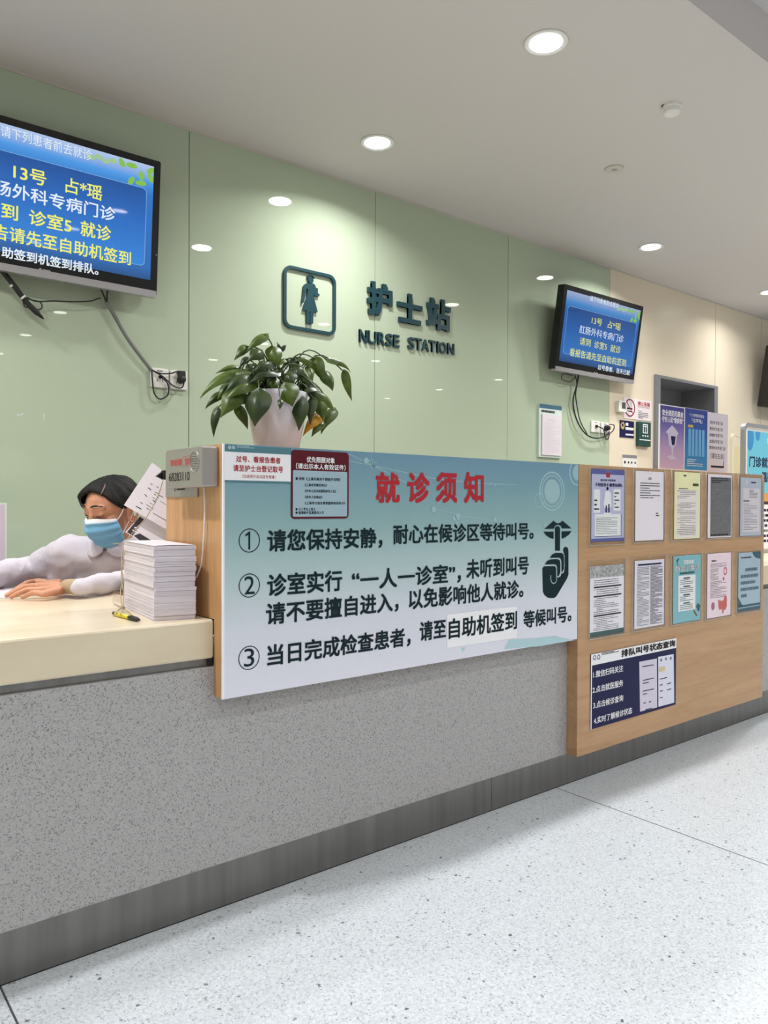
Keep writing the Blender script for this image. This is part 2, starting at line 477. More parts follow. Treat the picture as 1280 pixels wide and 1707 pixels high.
# back wall: green glass panels with open joints on a dark backing
XG = at(1015.5, 640, 1, YW).x
js = [X0, at(315, 480, 1, YW).x - 1.213, at(315, 480, 1, YW).x, at(624.6, 540, 1, YW).x, at(846, 600, 1, YW).x, XG]
struct('wall_back', MB().box(X0, XG, YW + 0.008, YW + 0.2, 0, H), M_seam)
wb = bpy.data.objects['wall_back']
for a, b in zip(js[:-1], js[1:]):
    o = MB().box(a + 0.002, b - 0.002, YW, YW + 0.008, 0, H).build('glass_panel', M_glass, wb)
# cream wall with the door opening
dx0, dx1 = at(1097, 700, 1, YW).x, at(1187, 700, 1, YW).x
fx0, fx1 = at(1089.5, 640, 1, YW).x, at(1193, 660, 1, YW).x
dz1 = at(1187, 650, 1, YW).z + 0.012; fz1 = at(1090, 624.5, 1, YW).z
sx1, sx2 = at(1192.5, 550, 1, YW).x, at(1269, 560, 1, YW).x
mb = MB()
g = 0.0025
mb.box(XG + 0.001, dx0 - 0.016, YW, YW + 0.2, 0, dz1 + 0.016).box(XG + 0.001, sx1 - g, YW, YW + 0.2, dz1 + 0.016, H)
mb.box(dx1 + 0.016, sx1 - g, YW, YW + 0.2, 0, dz1 + 0.016).box(sx1 + g, sx2 - g, YW, YW + 0.2, 0, H).box(sx2 + g, X1, YW, YW + 0.2, 0, H)
struct('wall_right', mb, M_creamwall)
MB().box(XG, X1, YW + 0.2, YW + 0.21, dz1 + 0.02, H).build('joint_backing', M_seam, bpy.data.objects['wall_right'])
struct('trim_1', MB().box(X0, XG, YW - 0.012, YW + 0.001, H - 0.009, H).box(XG, X1, YW - 0.008, YW + 0.001, H - 0.006, H), M_trim)
struct('wall_left', MB().box(X0 - 0.1, X0, Y0, YW, 0, H2), M_wallpaint)
struct('wall_far_right', MB().box(X1, X1 + 0.1, Y0, YW, 0, H2), M_wallpaint)
struct('wall_front', MB().box(X0, X1, Y0 - 0.1, Y0, 0, H2), M_wallpaint)
# door
S_wall = Surf((0, YW, 0), (1, 0, 0), (0, 0, 1))
DR = 0.3
dr = struct('door_1', MB().box(dx0, dx1, YW + DR, YW + DR + 0.045, 0.005, dz1), M_doorleaf)
tag(dr, 'grey door set back in a grey frame in the cream wall', 'door', kind='structure')
fr = MB()
fr.box(fx0, dx0, YW - 0.02, YW + 0.0, 0, fz1).box(dx1, fx1, YW - 0.02, YW, 0, fz1).box(dx0, dx1, YW - 0.02, YW, dz1, fz1)
fr.box(dx0 - 0.015, dx0, YW, YW + DR + 0.06, 0, dz1).box(dx1, dx1 + 0.015, YW, YW + DR + 0.06, 0, dz1).box(dx0, dx1, YW, YW + DR + 0.06, dz1, dz1 + 0.015)
fr.build('door_frame', M_doorgrey, dr)
MB().box(dx1 - 0.03, dx1 - 0.022, YW + DR - 0.004, YW + DR, 0.02, dz1 - 0.1).build('edge_strip', M_silver, dr)

# ------------------------------------------------------------------ ceiling fittings
lamp_n = 0
def downlight(x, y, z, label, power):
    t = thing('downlight', label, 'ceiling light', (x, y, z), group='round ceiling downlights')
    MB().lathe((x, y, z), [(0.074, -0.0005), (0.086, -0.0005), (0.084, -0.006), (0.076, -0.007), (0.073, -0.004)]).build('trim_ring', M_lamptrim, t, smooth=True)
    MB().lathe((x, y, z), [(0.002, -0.001), (0.0735, -0.001), (0.0735, -0.003), (0.06, -0.0045), (0.002, -0.005)]).build('diffuser', M_lampglass, t, smooth=True)
    l = bpy.data.lights.new('lamp', 'AREA'); l.shape = 'DISK'; l.size = 0.13; l.energy = power; l.color = (1.0, 0.985, 0.975)
    l.spread = LAMP_SPREAD
    o = bpy.data.objects.new('lamp', l); COL.objects.link(o); o.parent = t; o.location = (0, 0, -0.009)
    return t
XL = [2.37 + 2.44 * k for k in (-2, -1, 0, 1)] + [6.6, 9.1]
names = {(2, 0): 'large round downlight nearest the camera, high in the picture', (2, 1): 'round downlight over the desk in front of the pictogram panel',
         (3, 1): 'small round downlight over the right television', (4, 1): 'round downlight cut off by the right edge of the picture'}
for i, x in enumerate(XL):
    for j, y in enumerate((1.96, 3.03)):
        downlight(x, y, H, names.get((i, j), 'round ceiling downlight outside the picture, seen only as a glint in the glass'), LAMP_W * (1.3 if j == 0 else 0.4 if i == 4 else 0.72))
    for y in (-0.1, -1.45, -2.85, -4.3):
        downlight(x, y, H2, 'round ceiling downlight outside the picture, seen only as a glint in the glass', LAMP_W2)
p = at(1024, 281, 2, H)
t = thing('ceiling_speaker', 'small round flush grille in the ceiling', 'ceiling speaker', p)
MB().lathe(p, [(0.046, 0), (0.05, -0.001), (0.05, -0.006), (0.046, -0.007)], 32).build('rim', M_trim, t, smooth=False)
MB().lathe(p, [(0.002, -0.002), (0.045, -0.002), (0.045, -0.006), (0.002, -0.0075)], 32).build('grille', mat('grille_grey', (150, 150, 147), rough=0.6), t)
p = at(1120, 176, 2, H)
t = thing('smoke_detector', 'small white cylindrical detector hanging from the ceiling', 'detector', p)
MB().lathe(p, [(0.042, 0), (0.042, -0.012), (0.038, -0.014), (0.036, -0.034), (0.03, -0.04)], 28).build('body', M_white, t)
p = at(1108.5, 176, 2, H)
tag(MB().lathe(p, [(0.016, 0.0), (0.017, -0.0015), (0.012, -0.002)], 20).build('ceiling_hole_plug', M_blackmat), 'small dark hole plug in the ceiling beside the detector', 'hole plug')

# ------------------------------------------------------------------ the counter
XS = 0.881; XP0 = 2.318; XP1 = 3.772; XC0 = -2.2; XC1 = 6.2; ZK = 0.117
t = thing('reception_counter', 'long speckled grey counter front with a steel kick plate', 'counter', (1.0, YB, 0))
MB().box(XC0, XC1, YB, YB + 0.03, ZK, 0.632).build('front_panel', M_terr, t)
for a, b in ((XC0, 0.02), (0.022, 1.916), (1.918, XC1)):
    MB().box(a, b, YB + 0.002, YB + 0.03, 0.004, ZK).build('kick_plate', M_steel, t)
MB().box(XC0, XC1, YB + 0.03, YB + 0.42, 0.0, 0.63).build('carcass', M_blackmat, t)
MB().box(XC0, XC1, YB + 0.004, YB + 0.03, 0.0, 0.004).build('shadow_gap', M_blackmat, t)

t = thing('desk_worktop', 'cream writing desk slab where the nurse leans', 'worktop', (0.2, YB, 0.632))
MB().box(XC0, XS - 0.0004, YB - 0.001, 2.665, ZD - 0.1, ZD).build('slab', M_cream, t, bevel=0.006)
MB().box(XC0, XS - 0.0004, YB + 0.012, YB + 0.03, 0.6325, ZD - 0.1).build('steel_strip', M_steel, t)
MB().box(XS - 0.012, XS - 0.0004, YB + 0.004, YB + 0.012, 0.634, ZD - 0.1).build('end_block', M_blackmat, t)
t = thing('desk_worktop', 'cream desk slab beyond the far end of the oak notice panel', 'worktop', (4.6, YB, 0.632))
MB().box(XP1 + 0.004, XC1, YB - 0.001, 2.6, ZD - 0.1, ZD).build('slab', M_cream, t, bevel=0.006)
MB().box(XP1 + 0.004, XC1, YB + 0.012, YB + 0.03, 0.6325, ZD - 0.1).build('steel_strip', M_steel, t)

t = thing('counter_cabinet', 'oak high counter cabinet carrying the notice sign and the plant', 'counter cabinet', (XS, 2.1, ZD))
MB().box(XS, XS + 0.02, YB, 2.102, ZD, ZT).build('side_panel', M_woodv, t)
MB().box(XS, XP0 - 0.001, YS + 0.004, YB - 0.0005, 0.556, ZT).build('front_board', M_woodv, t)
MB().box(XS + 0.02, XP1 - 0.02, YB, 2.102, ZT - 0.02, ZT).build('top_shelf', M_wood, t)
MB().box(XS + 0.02, XP1, 2.082, 2.102, 0.66, ZT - 0.02).build('back_panel', M_wood, t)
MB().box(XP1 - 0.02, XP1, YB, 2.102, 0.66, ZT).build('end_panel', M_woodv, t)
t = thing('leaflet_board', 'tall oak panel with ten clear leaflet holders, right of the sign', 'panel', (3.0, YS, ZK))
MB().box(XP0, XP1, YS, YB - 0.0005, ZK, ZT).build('board', M_wood, t)

# ------------------------------------------------------------------ the big notice sign
S = Surf((0, YS, 0), (1, 0, 0), (0, 0, 1))
S.o = V((0, YS, 0))
M_signbg = ramp_mat('sign_print', 2, [(0.556, (224, 224, 236)), (0.72, (214, 218, 228)), (0.86, (178, 200, 202)), (1.0, (142, 176, 178)), (1.12, (122, 160, 172)), (1.2, (112, 150, 172))], rough=0.4, spec=0.35)
sign = thing('notice_sign', 'wide pale teal visitor notice board with red title on the counter front', 'sign', (1.6, YS, 0))
sign.location.z = 0.0
sb = MB().box(XS, 2.3145, YS, YS + 0.004, 0.556, ZT).build('board', M_signbg, sign)
MB().box(XS - 0.0005, XS + 0.005, YS - 0.0006, YS + 0.004, 0.556, ZT).build('edge_strip', M_pwhite, sign)
T = lambda s, l, r, h, m=M_ink, b=0.022, hh=0.0012: text_px(sign, S, s, l, r, h, m, bold=b, h=hh)
for ch, x0, x1, y0, y1 in (('就', 626, 666, 814, 812), ('诊', 678, 716, 814, 812), ('须', 726, 762, 814, 812), ('知', 773, 806, 814, 812)):
    T(ch, (x0, y0 - 1), (x1, y1 + 1), 52, M_red, 0.03)
for d, cy, x, ddx in (('1', 901, 415.5, 0), ('2', 976, 415.5, 0), ('3', 1096.5, 415, 0)):
    c = S.px(x, cy); r = abs(S.px(x, cy - 20)[1] - c[1]); rx = abs(S.px(x + 17.5, cy)[0] - c[0])
    o_ = [(c[0] + rx * math.cos(a), c[1] + r * math.sin(a)) for a in [2 * PI * i / 48 for i in range(48)]]
    i_ = [(c[0] + (rx - .0022) * math.cos(a), c[1] + (r - .0022) * math.sin(a)) for a in [2 * PI * i / 48 for i in range(48)]]
    MB().frame(S, o_, i_, 0, 0.0008).build('number_ring', M_ink, sign)
    if d == '1':
        MB().poly(S, [S.px(x + a_, cy + b_) for a_, b_ in ((1.2, 15), (-1.8, 15), (-1.8, -9.5), (-7, -6.5), (-7, -9.5), (-0.6, -15), (1.2, -15))][::-1], 0.0012).build('lettering', M_ink, sign); continue
    T(d, (x - (6.5 if d == '1' else 8.5), cy), (x + (3.5 if d == '1' else 8.5), cy - 1), 30, M_ink, 0.004)
T('请您保持安静，', (445, 899), (637, 899), 38)
T('耐心在候诊区等待叫号。', (655, 893), (889, 883), 33)
T('诊室实行', (445, 974), (570, 969), 38)
T('“一人一诊室”，', (586, 966), (768, 957), 36)
T('未听到叫号', (777, 950), (881, 941), 33)
T('请不要擅自进入，', (443, 1024), (664, 1003), 38)
T('以免影响他人就诊。', (681, 996), (872, 984), 34)
T('当日完成检查患者，', (445, 1093), (684, 1061), 37)
T('请至', (699, 1053), (743, 1047), 33)
T('等候叫号。', (872, 1031), (952, 1024), 29)
stk = S.pts((744.5, 1024.5), (744.5, 1080.5), (861, 1063), (861, 1010.5))
pst = thing('paper_strip', 'white paper strip with check-in words pasted low on the sign', 'paper strip', (1.9, YS, 0.6))
MB().prism(S, [stk[0], stk[1], stk[2], stk[3]], 0.0005, 0.0014).build('paper', M_pwhite, pst, fixn=True)
text_px(pst, S, '自助机签到', (747, 1051), (861, 1031), 34, M_ink, bold=0.022, h=0.0022)
# hushing lips and hand
def spx(mb, pts, h=0.0010): mb.poly(S, [S.px(860 + a / 10.67, 850 + b / 10.67) for a, b in pts][::-1], h)
mb = MB()
spx(mb, [(500, 340), (665, 190), (700, 225), (740, 240), (785, 225), (825, 190), (985, 330), (810, 330), (795, 285), (740, 262), (690, 285), (675, 335)])
spx(mb, [(485, 388), (665, 385), (665, 515), (600, 500), (530, 450)])
spx(mb, [(808, 380), (985, 375), (940, 440), (870, 490), (808, 515)])
mb.build('lips', M_ink, sign)
mb = MB()
spx(mb, [(692, 725), (690, 330), (700, 300), (735, 288), (768, 300), (780, 335), (778, 725)])
hand = [(465, 1040), (490, 1005), (560, 1000), (690, 1000), (712, 1040), (718, 1180), (740, 1205), (790, 1180), (800, 1140), (850, 1110), (862, 1000), (860, 800), (835, 730), (835, 690), (860, 660), (890, 655), (920, 680), (930, 720), (930, 1150), (905, 1220), (720, 1530), (680, 1565), (620, 1572), (560, 1560), (500, 1510), (475, 1450)]
spx(mb, hand)
spx(mb, [(595, 853), (640, 790), (700, 765), (800, 765), (838, 785), (850, 850), (848, 1040), (825, 1095), (805, 1110), (805, 920), (790, 870), (755, 848)], 0.0012)
spx(mb, [(505, 970), (550, 905), (620, 878), (740, 875), (775, 900), (785, 960), (783, 1110), (760, 1170), (730, 1185), (728, 1030), (715, 985), (690, 968)], 0.0012)
mb.build('hushing_hand', M_ink, sign)
mb = MB()
q = [(612, 1160), (612, 1240), (630, 1290), (660, 1310), (700, 1290), (716, 1240), (712, 1040)]
for a, b in zip(q[:-1], q[1:]): mb.poly(S, stroke(S.px(860 + a[0] / 10.67, 850 + a[1] / 10.67), S.px(860 + b[0] / 10.67, 850 + b[1] / 10.67), 0.0035), 0.0016)
mb.build('thumb_line', M_palpha, sign)
# printed decoration: rings, sparks and threads
mb = MB()
RN = [0]
def ring(x, y, ro, ri):
    RN[0] += 1
    c = S.px(x, y); k = abs(S.px(x, y - 1)[1] - c[1])
    a = [(max(min(u, 2.3135), XS + .006), min(v, ZT - .002)) for u, v in disc(c[0], c[1], ro * k, 40)]
    b = [(max(min(u, 2.3138), XS + .006), min(v, ZT - .001)) for u, v in disc(c[0], c[1], ri * k, 40)]
    mb.frame(S, a, b, 0, 0.0005 + 0.00007 * RN[0])
for ro, ri in ((33, 30), (27, 25), (20, 0.1)): ring(920, 819, ro, ri)
ring(899, 834, 13, 11.5); ring(962, 788, 22, 19); ring(962, 788, 13, 0.1)
mb.build('ring_print', mat('print_pale_ring', (156, 190, 196), rough=0.4), sign); mb = MB()
for x, y, r in ((722.5, 849, 5), (763, 861, 6), (757, 864, 4.5), (824, 866, 4.5), (610, 768, 5.5), (906.5, 875, 3), (817, 805, 1.5), (825, 809, 1.5)):
    c = S.px(x, y); k = abs(S.px(x, y - 1)[1] - c[1]); MB().poly(S, disc(c[0], c[1], r * k, 20), 0.0012).build('spark_print', MATS['print_pale_ring'], sign)
mb = MB()
for L_ in ([(580, 768), (640, 780), (720, 797), (800, 806), (860, 808)], [(722, 847), (770, 860), (824, 868)], [(582, 757), (640, 785), (690, 812)]):
    for a, b in zip(L_[:-1], L_[1:]): mb.poly(S, stroke(S.px(*a), S.px(*b), 0.0022), 0.0006)
c = S.px(619, 770)
for k in range(8):
    a = PI * k / 4; r = 0.022 if k % 2 == 0 else 0.01
    mb.poly(S, stroke(c, (c[0] + r * math.cos(a), c[1] + r * math.sin(a)), 0.002), 0.0008)
mb.build('thread_print', MATS['print_pale_ring'], sign)
mb = MB()
mb.poly(S, [S.px(*q) for q in ((840, 1082), (848, 1066), (890, 1064), (925, 1060), (955, 1067), (961, 1066.5), (900, 1077))][::-1], 0.0005)
mb.poly(S, [S.px(*q) for q in ((768, 1080), (776, 1079), (771, 1088))][::-1], 0.0005)
mb.build('corner_wave', mat('print_pale_wave', (176, 208, 216), rough=0.4), sign)
# white late-number notice stuck in the top left corner
def v_at(x, y): return S.px(x, y)[1]
n1 = thing('corner_notice', 'white late-arrival notice with red words at the sign top left corner', 'notice', (1.0, YS, 1.1))
q = S.px(375, 755); e = S.px(484, 801)
zt = ZT - 0.002; zb = v_at(375, 801.5); ua, ub = S.px(374, 760)[0], S.px(484.5, 760)[0]
MB().prism(S, rect(ua, zb, ub, zt), 0.0003, 0.0013).build('card', M_pwhite, n1)
zh = v_at(375, 752.5)
MB().poly(S, rect(ua, zh, ub, zt), 0.0017).poly(S, rect(ua, zb - 0.003, ub, zb + 0.002), 0.0017).build('header_band', M_tealhdr, n1)
mb = MB(); 
for x in (382, 388.5):
    c = S.px(x, 746); mb.poly(S, disc(c[0], c[1], 0.0048, 18), 0.0022)
mb.build('emblem', M_palpha, n1)
mb = MB(); a_, b_ = S.px(394, 744), S.px(423, 747.5); dashes(mb, S, a_[0], b_[0], a_[1] + 0.003, b_[1] - 0.001, 2, 0.0022, th=0.6, wl=(0.07, 0.09), fill=1.0); mb.build('printed_text', M_palpha, n1)
text_px(n1, S, '过号、看报告患者', (393, 765), (467, 768), 10.5, M_red, bold=0.015, h=0.0022)
text_px(n1, S, '请至护士台登记取号', (388, 780), (471, 783), 11, M_red, bold=0.015, h=0.0022)
text_px(n1, S, '（仅适用于当日挂号患者）', (403, 793.5), (459, 795.5), 6, M_red, bold=0.008, h=0.0022)
# maroon priority notice
n2 = thing('priority_notice', 'maroon bordered priority patients notice near the sign top', 'notice', (1.25, YS, 1.0))
u0, u1 = S.px(484.5, 800)[0], S.px(580.5, 800)[0]; vt = v_at(484.5, 749.5); vb = v_at(484.5, 865)
MB().prism(S, rrect(u0, vb, u1, vt, 0.011), 0.0008, 0.0022).build('border_plate', M_maroon, n2)
M_pri = mat('print_pale_blue', (158, 184, 196), rough=0.45)
vh = v_at(484.5, 783.5)
MB().poly(S, rrect(u0 + 0.0055, vb + 0.0055, u1 - 0.0055, vh, 0.004), 0.0026).build('text_field', M_pri, n2)
P = lambda s, l, r, h, m, b=0.012: text_px(n2, S, s, l, r, h, m, bold=b, h=0.0031)
P('优先照顾对象', (510, 766), (557, 768), 10, M_pwhite, 0.02)
P('（请出示本人有效证件）', (492, 776.5), (575, 780), 10, M_pwhite, 0.02)
P('● 持有《上海市离休干部医疗证明》', (491.5, 798), (566, 799.5), 5.5, M_ink)
P('《上海市劳模优待证》', (507, 808.5), (544, 809), 5, M_ink)
P('《中华人民共和国残疾军人证》', (507, 818.5), (559, 819), 5, M_ink)
P('《老年人优待证》', (507, 828.5), (536, 829), 5, M_ink)
P('《上海市计划生育家庭特别扶助卡》', (507, 838.5), (574, 839), 5, M_ink)
P('● 七十岁以上老人', (491.5, 848.5), (525, 849), 5, M_ink)
P('● 临港新片区高层次人才', (491.5, 854.5), (539, 854.5), 5, M_ink)

# ------------------------------------------------------------------ leaflet holders on the oak panel
def notice_art(kind, t, A, B, h):
    """prints on the sheet; A(a,b) maps sheet fractions (0..1 from left, 0..1 from top) to the surface"""
    def R(mb, a0, b0, a1, b1, hh=0.0): mb.poly(S, [A(a0, b1), A(a1, b1), A(a1, b0), A(a0, b0)], h + hh)
    def D(mb, a0, a1, b0, b1, n, seed, **k):
        p, q = A(a0, b0), A(a1, b1); dashes(mb, S, p[0], q[0], p[1], q[1], n, h + 0.0004, seed=seed, **k)
    def TX(s, a0, b0, a1, b1, m, bold=0.01, hh=0.0006):
        p, q = A(a0, b1), A(a1, b0); text(t, S, s, (p[0], p[1], q[0], q[1]), m, bold=bold, h=h + hh)
    mb = MB()
    if kind == 'purple':
        x = MB(); R(x, 0, 0, 1, 0.07, 0.0002); R(x, 0, 0.955, 1, 1, 0.0002); x.build('border_band', mat('print_purple', (86, 92, 158), rough=0.6), t)
        x = MB(); R(x, 0.1, 0.62, 0.9, 0.925, 0.0002); R(x, 0.06, 0.28, 0.25, 0.6, 0.0002); R(x, 0.66, 0.27, 0.88, 0.57, 0.0002); x.build('white_box', M_pwhite, t)
        TX('不用医保卡 缴费免排队', 0.1, 0.19, 0.94, 0.24, M_navy, 0.02); TX('就诊绑卡新渠道', 0.26, 0.135, 0.72, 0.165, M_navy, 0.012)
        x = MB(); R(x, 0.43, 0.045, 0.55, 0.11, 0.0004); x.build('red_emblem', M_red, t)
        # drawn doctor in a white coat
        x = MB(); 
        x.poly(S, [A(*q) for q in ((0.40, 0.31), (0.50, 0.29), (0.58, 0.33), (0.60, 0.50), (0.56, 0.53), (0.38, 0.53), (0.36, 0.47))][::-1], h + 0.0005); R(x, 0.36, 0.6, 0.6, 0.635, 0.0005)
        x.build('drawn_coat', M_pwhite, t)
        x = MB(); R(x, 0.42, 0.5, 0.455, 0.6, 0.0007); R(x, 0.5, 0.48, 0.54, 0.6, 0.0007); x.poly(S, disc(*A(0.47, 0.265), 0.007, 16), h + 0.0007)
        R(x, 0.1, 0.925, 0.92, 0.932, 0.0004); R(x, 0.9, 0.62, 0.915, 0.925, 0.0004); x.build('drawn_legs', M_navy, t)
        D(mb, 0.14, 0.86, 0.66, 0.9, 10, 3, th=0.28); D(mb, 0.69, 0.85, 0.3, 0.55, 5, 9, th=0.4); D(mb, 0.08, 0.24, 0.4, 0.58, 3, 19, th=0.4)
    elif kind == 'plain':
        TX('通知', 0.44, 0.085, 0.55, 0.125, M_papertext, 0.01)
        D(mb, 0.16, 0.88, 0.155, 0.4, 7, 4, th=0.36, fill=0.97); D(mb, 0.72, 0.86, 0.59, 0.66, 2, 5, th=0.4)
    elif kind == 'yellow':
        x = MB(); R(x, 0.1, 0.26, 0.9, 0.985, 0.0002); x.build('white_box', mat('print_ivory', (238, 230, 226), rough=0.7), t)
        x = MB(); R(x, 0.7, 0.165, 0.93, 0.205, 0.0003); x.build('green_mark', mat('print_olive', (70, 84, 40), rough=0.7), t)
        D(mb, 0.34, 0.7, 0.03, 0.075, 1, 2, th=0.5); D(mb, 0.16, 0.86, 0.235, 0.26, 1, 6, th=0.5, wl=(0.04, 0.05))
        for b0, b1, n in ((0.27, 0.4, 5), (0.45, 0.64, 8), (0.66, 0.95, 11)): D(mb, 0.12, 0.9, b0, b1, n, int(b0 * 100), th=0.28, indent=0.12)
    elif kind == 'dark':
        x = MB(); R(x, 0.1, 0.045, 0.97, 0.98, 0.0002); x.build('dark_photocopy', mat('print_charcoal', (92, 96, 96), rough=0.6, var=((2, 2, 12), (120, 122, 122), 14.0)), t)
        D(mb, 0.14, 0.93, 0.05, 0.14, 3, 12, th=0.6); D(mb, 0.13, 0.94, 0.94, 0.975, 1, 14, th=0.8)
        x = MB(); D(x, 0.16, 0.9, 0.15, 0.9, 34, 15, th=0.2); x.build('faint_print', M_grey, t)
    elif kind == 'greyblue':
        x = MB(); R(x, 0.12, 0.18, 0.92, 0.93, 0.0002); x.build('white_box', M_paper, t)
        D(mb, 0.5, 0.85, 0.05, 0.11, 1, 5, th=0.4); D(mb, 0.42, 0.86, 0.2, 0.35, 6, 6, th=0.35); D(mb, 0.16, 0.88, 0.44, 0.9, 17, 8, th=0.26)
        x = MB(); R(x, 0.14, 0.385, 0.42, 0.415, 0.0004); x.build('grey_tab', M_grey, t)
        x = MB(); cc = A(0.3, 0.08); x.frame(S, disc(cc[0], cc[1], 0.009, 24), disc(cc[0], cc[1], 0.007, 24), h, h + 0.0005); x.build('emblem', M_pwhite, t)
    elif kind == 'blackbars':
        x = MB(); R(x, 0, 0.93, 1, 1, 0.0003); x.build('footer_band', mat('print_darkteal', (48, 84, 84), rough=0.6), t)
        x = MB(); R(x, 0, 0, 1, 0.17, 0.0002); x.build('picture_band', mat('print_greyphoto', (120, 124, 124), rough=0.6, var=((1, 1, 1), (206, 206, 206), 120.0)), t)
        x = MB()
        for b in (0.29, 0.42, 0.695): R(x, 0.1, b, 0.92, b + 0.022, 0.0005)
        x.build('black_bar', M_lash, t)
        for b0, b1, n in ((0.19, 0.28, 3), (0.32, 0.41, 3), (0.45, 0.69, 9), (0.725, 0.92, 8)): D(mb, 0.1, 0.92, b0, b1, n, int(b0 * 200), th=0.3, indent=0.1)
    elif kind == 'table':
        x = MB(); R(x, 0.1, 0.05, 0.9, 0.075, 0.0005); x.build('table_head', M_navy, t)
        D(mb, 0.08, 0.48, 0.09, 0.97, 40, 22, th=0.3, wl=(0.08, 0.12), fill=1.0); D(mb, 0.52, 0.94, 0.09, 0.97, 52, 23, th=0.45, wl=(0.2, 0.5), fill=1.0)
    elif kind == 'tealposter':
        x = MB(); R(x, 0.18, 0.3, 0.8, 0.83, 0.0002); x.build('white_box', M_pwhite, t)
        TX('肛肠保健', 0.36, 0.07, 0.72, 0.135, M_pwhite, 0.03); TX('防治小常识', 0.08, 0.15, 0.93, 0.235, M_ink, 0.055, 0.0004); TX('防治小常识', 0.08, 0.15, 0.93, 0.235, M_pwhite, 0.015, 0.0007)
        x = MB(); R(x, 0.22, 0.25, 0.76, 0.28, 0.0004)
        for b in (0.33, 0.455, 0.58, 0.705): R(x, 0.36, b, 0.6, b + 0.022, 0.0005)
        x.poly(S, [A(*q) for q in ((0.82, 0.79), (0.9, 0.74), (0.99, 0.78), (0.97, 0.84), (0.92, 0.88))][::-1], h + 0.0005)
        x.poly(S, [A(*q) for q in ((0.1, 0.06), (0.22, 0.03), (0.15, 0.09), (0.2, 0.2))][::-1], h + 0.0005)
        x.build('dark_teal_mark', mat('print_deepteal', (36, 92, 92), rough=0.6), t)
        x = MB(); x.poly(S, [A(*q) for q in ((0.72, 0.82), (0.78, 0.85), (0.88, 0.93), (0.84, 0.94), (0.75, 0.88))][::-1], h + 0.0005); x.build('brown_mark', mat('print_brown', (120, 70, 52), rough=0.6), t)
        for b in (0.355, 0.48, 0.605, 0.73): D(mb, 0.24, 0.76, b, b + 0.085, 3, int(b * 99), th=0.35)
    elif kind == 'pink':
        D(mb, 0.16, 0.86, 0.1, 0.13, 1, 2, th=0.6, wl=(0.2, 0.4)); D(mb, 0.12, 0.88, 0.15, 0.22, 4, 3, th=0.3); D(mb, 0.12, 0.5, 0.23, 0.42, 9, 4, th=0.3); D(mb, 0.12, 0.88, 0.43, 0.7, 11, 5, th=0.3)
        x = MB(); x.poly(S, [A(*q) for q in ((0.46, 0.73), (0.62, 0.76), (0.7, 0.74), (0.72, 0.69), (0.79, 0.67), (0.83, 0.72), (0.83, 0.86), (0.76, 0.91), (0.7, 0.9), (0.68, 0.96), (0.64, 0.96), (0.63, 0.89), (0.5, 0.89), (0.47, 0.83))][::-1], h + 0.0005)
        x.build('drawn_gut', mat('print_gut', (206, 100, 92), rough=0.6), t)
        x = MB(); c = A(0.24, 0.82); x.poly(S, disc(c[0], c[1], 0.018, 24, 0.85), h + 0.0005); x.build('drawn_cell', mat('print_mauve', (176, 104, 132), rough=0.6), t)
        x = MB(); c = A(0.75, 0.29); x.frame(S, disc(c[0], c[1], 0.019, 24, 0.8), disc(c[0], c[1], 0.012, 24, 0.8), h, h + 0.0006); c = A(0.68, 0.41); x.poly(S, disc(c[0], c[1], 0.008, 18), h + 0.0005); x.build('drawn_loop', mat('print_rose', (196, 96, 110), rough=0.6), t)
    elif kind == 'bluecard':
        x = MB(); R(x, 0, 0.89, 1, 0.93, 0.0003); R(x, 0, 0.945, 1, 1, 0.0003)
        x.poly(S, [A(*q) for q in ((0.62, 0), (1, 0), (1, 0.13), (0.78, 0.1), (0.66, 0.05))][::-1], h + 0.0003); x.poly(S, [A(*q) for q in ((0, 0.75), (0.2, 0.9), (0, 0.9))][::-1], h + 0.0003)
        x.build('dark_band', mat('print_slate', (50, 92, 104), rough=0.6), t)
        D(mb, 0.1, 0.62, 0.06, 0.11, 1, 3, th=0.4)
        x = MB()
        for b, a0, a1 in ((0.26, 0.3, 0.86), (0.37, 0.1, 0.9), (0.48, 0.1, 0.9), (0.59, 0.1, 0.92), (0.7, 0.12, 0.6)):
            D(x, a0, a1, b, b + 0.07, 1, int(b * 77), th=0.75, wl=(0.06, 0.09), fill=1.0)
        x.build('printed_line', mat('print_steelblue', (84, 112, 128), rough=0.6), t)
    if mb.v: mb.build('printed_text', M_papertext, t)

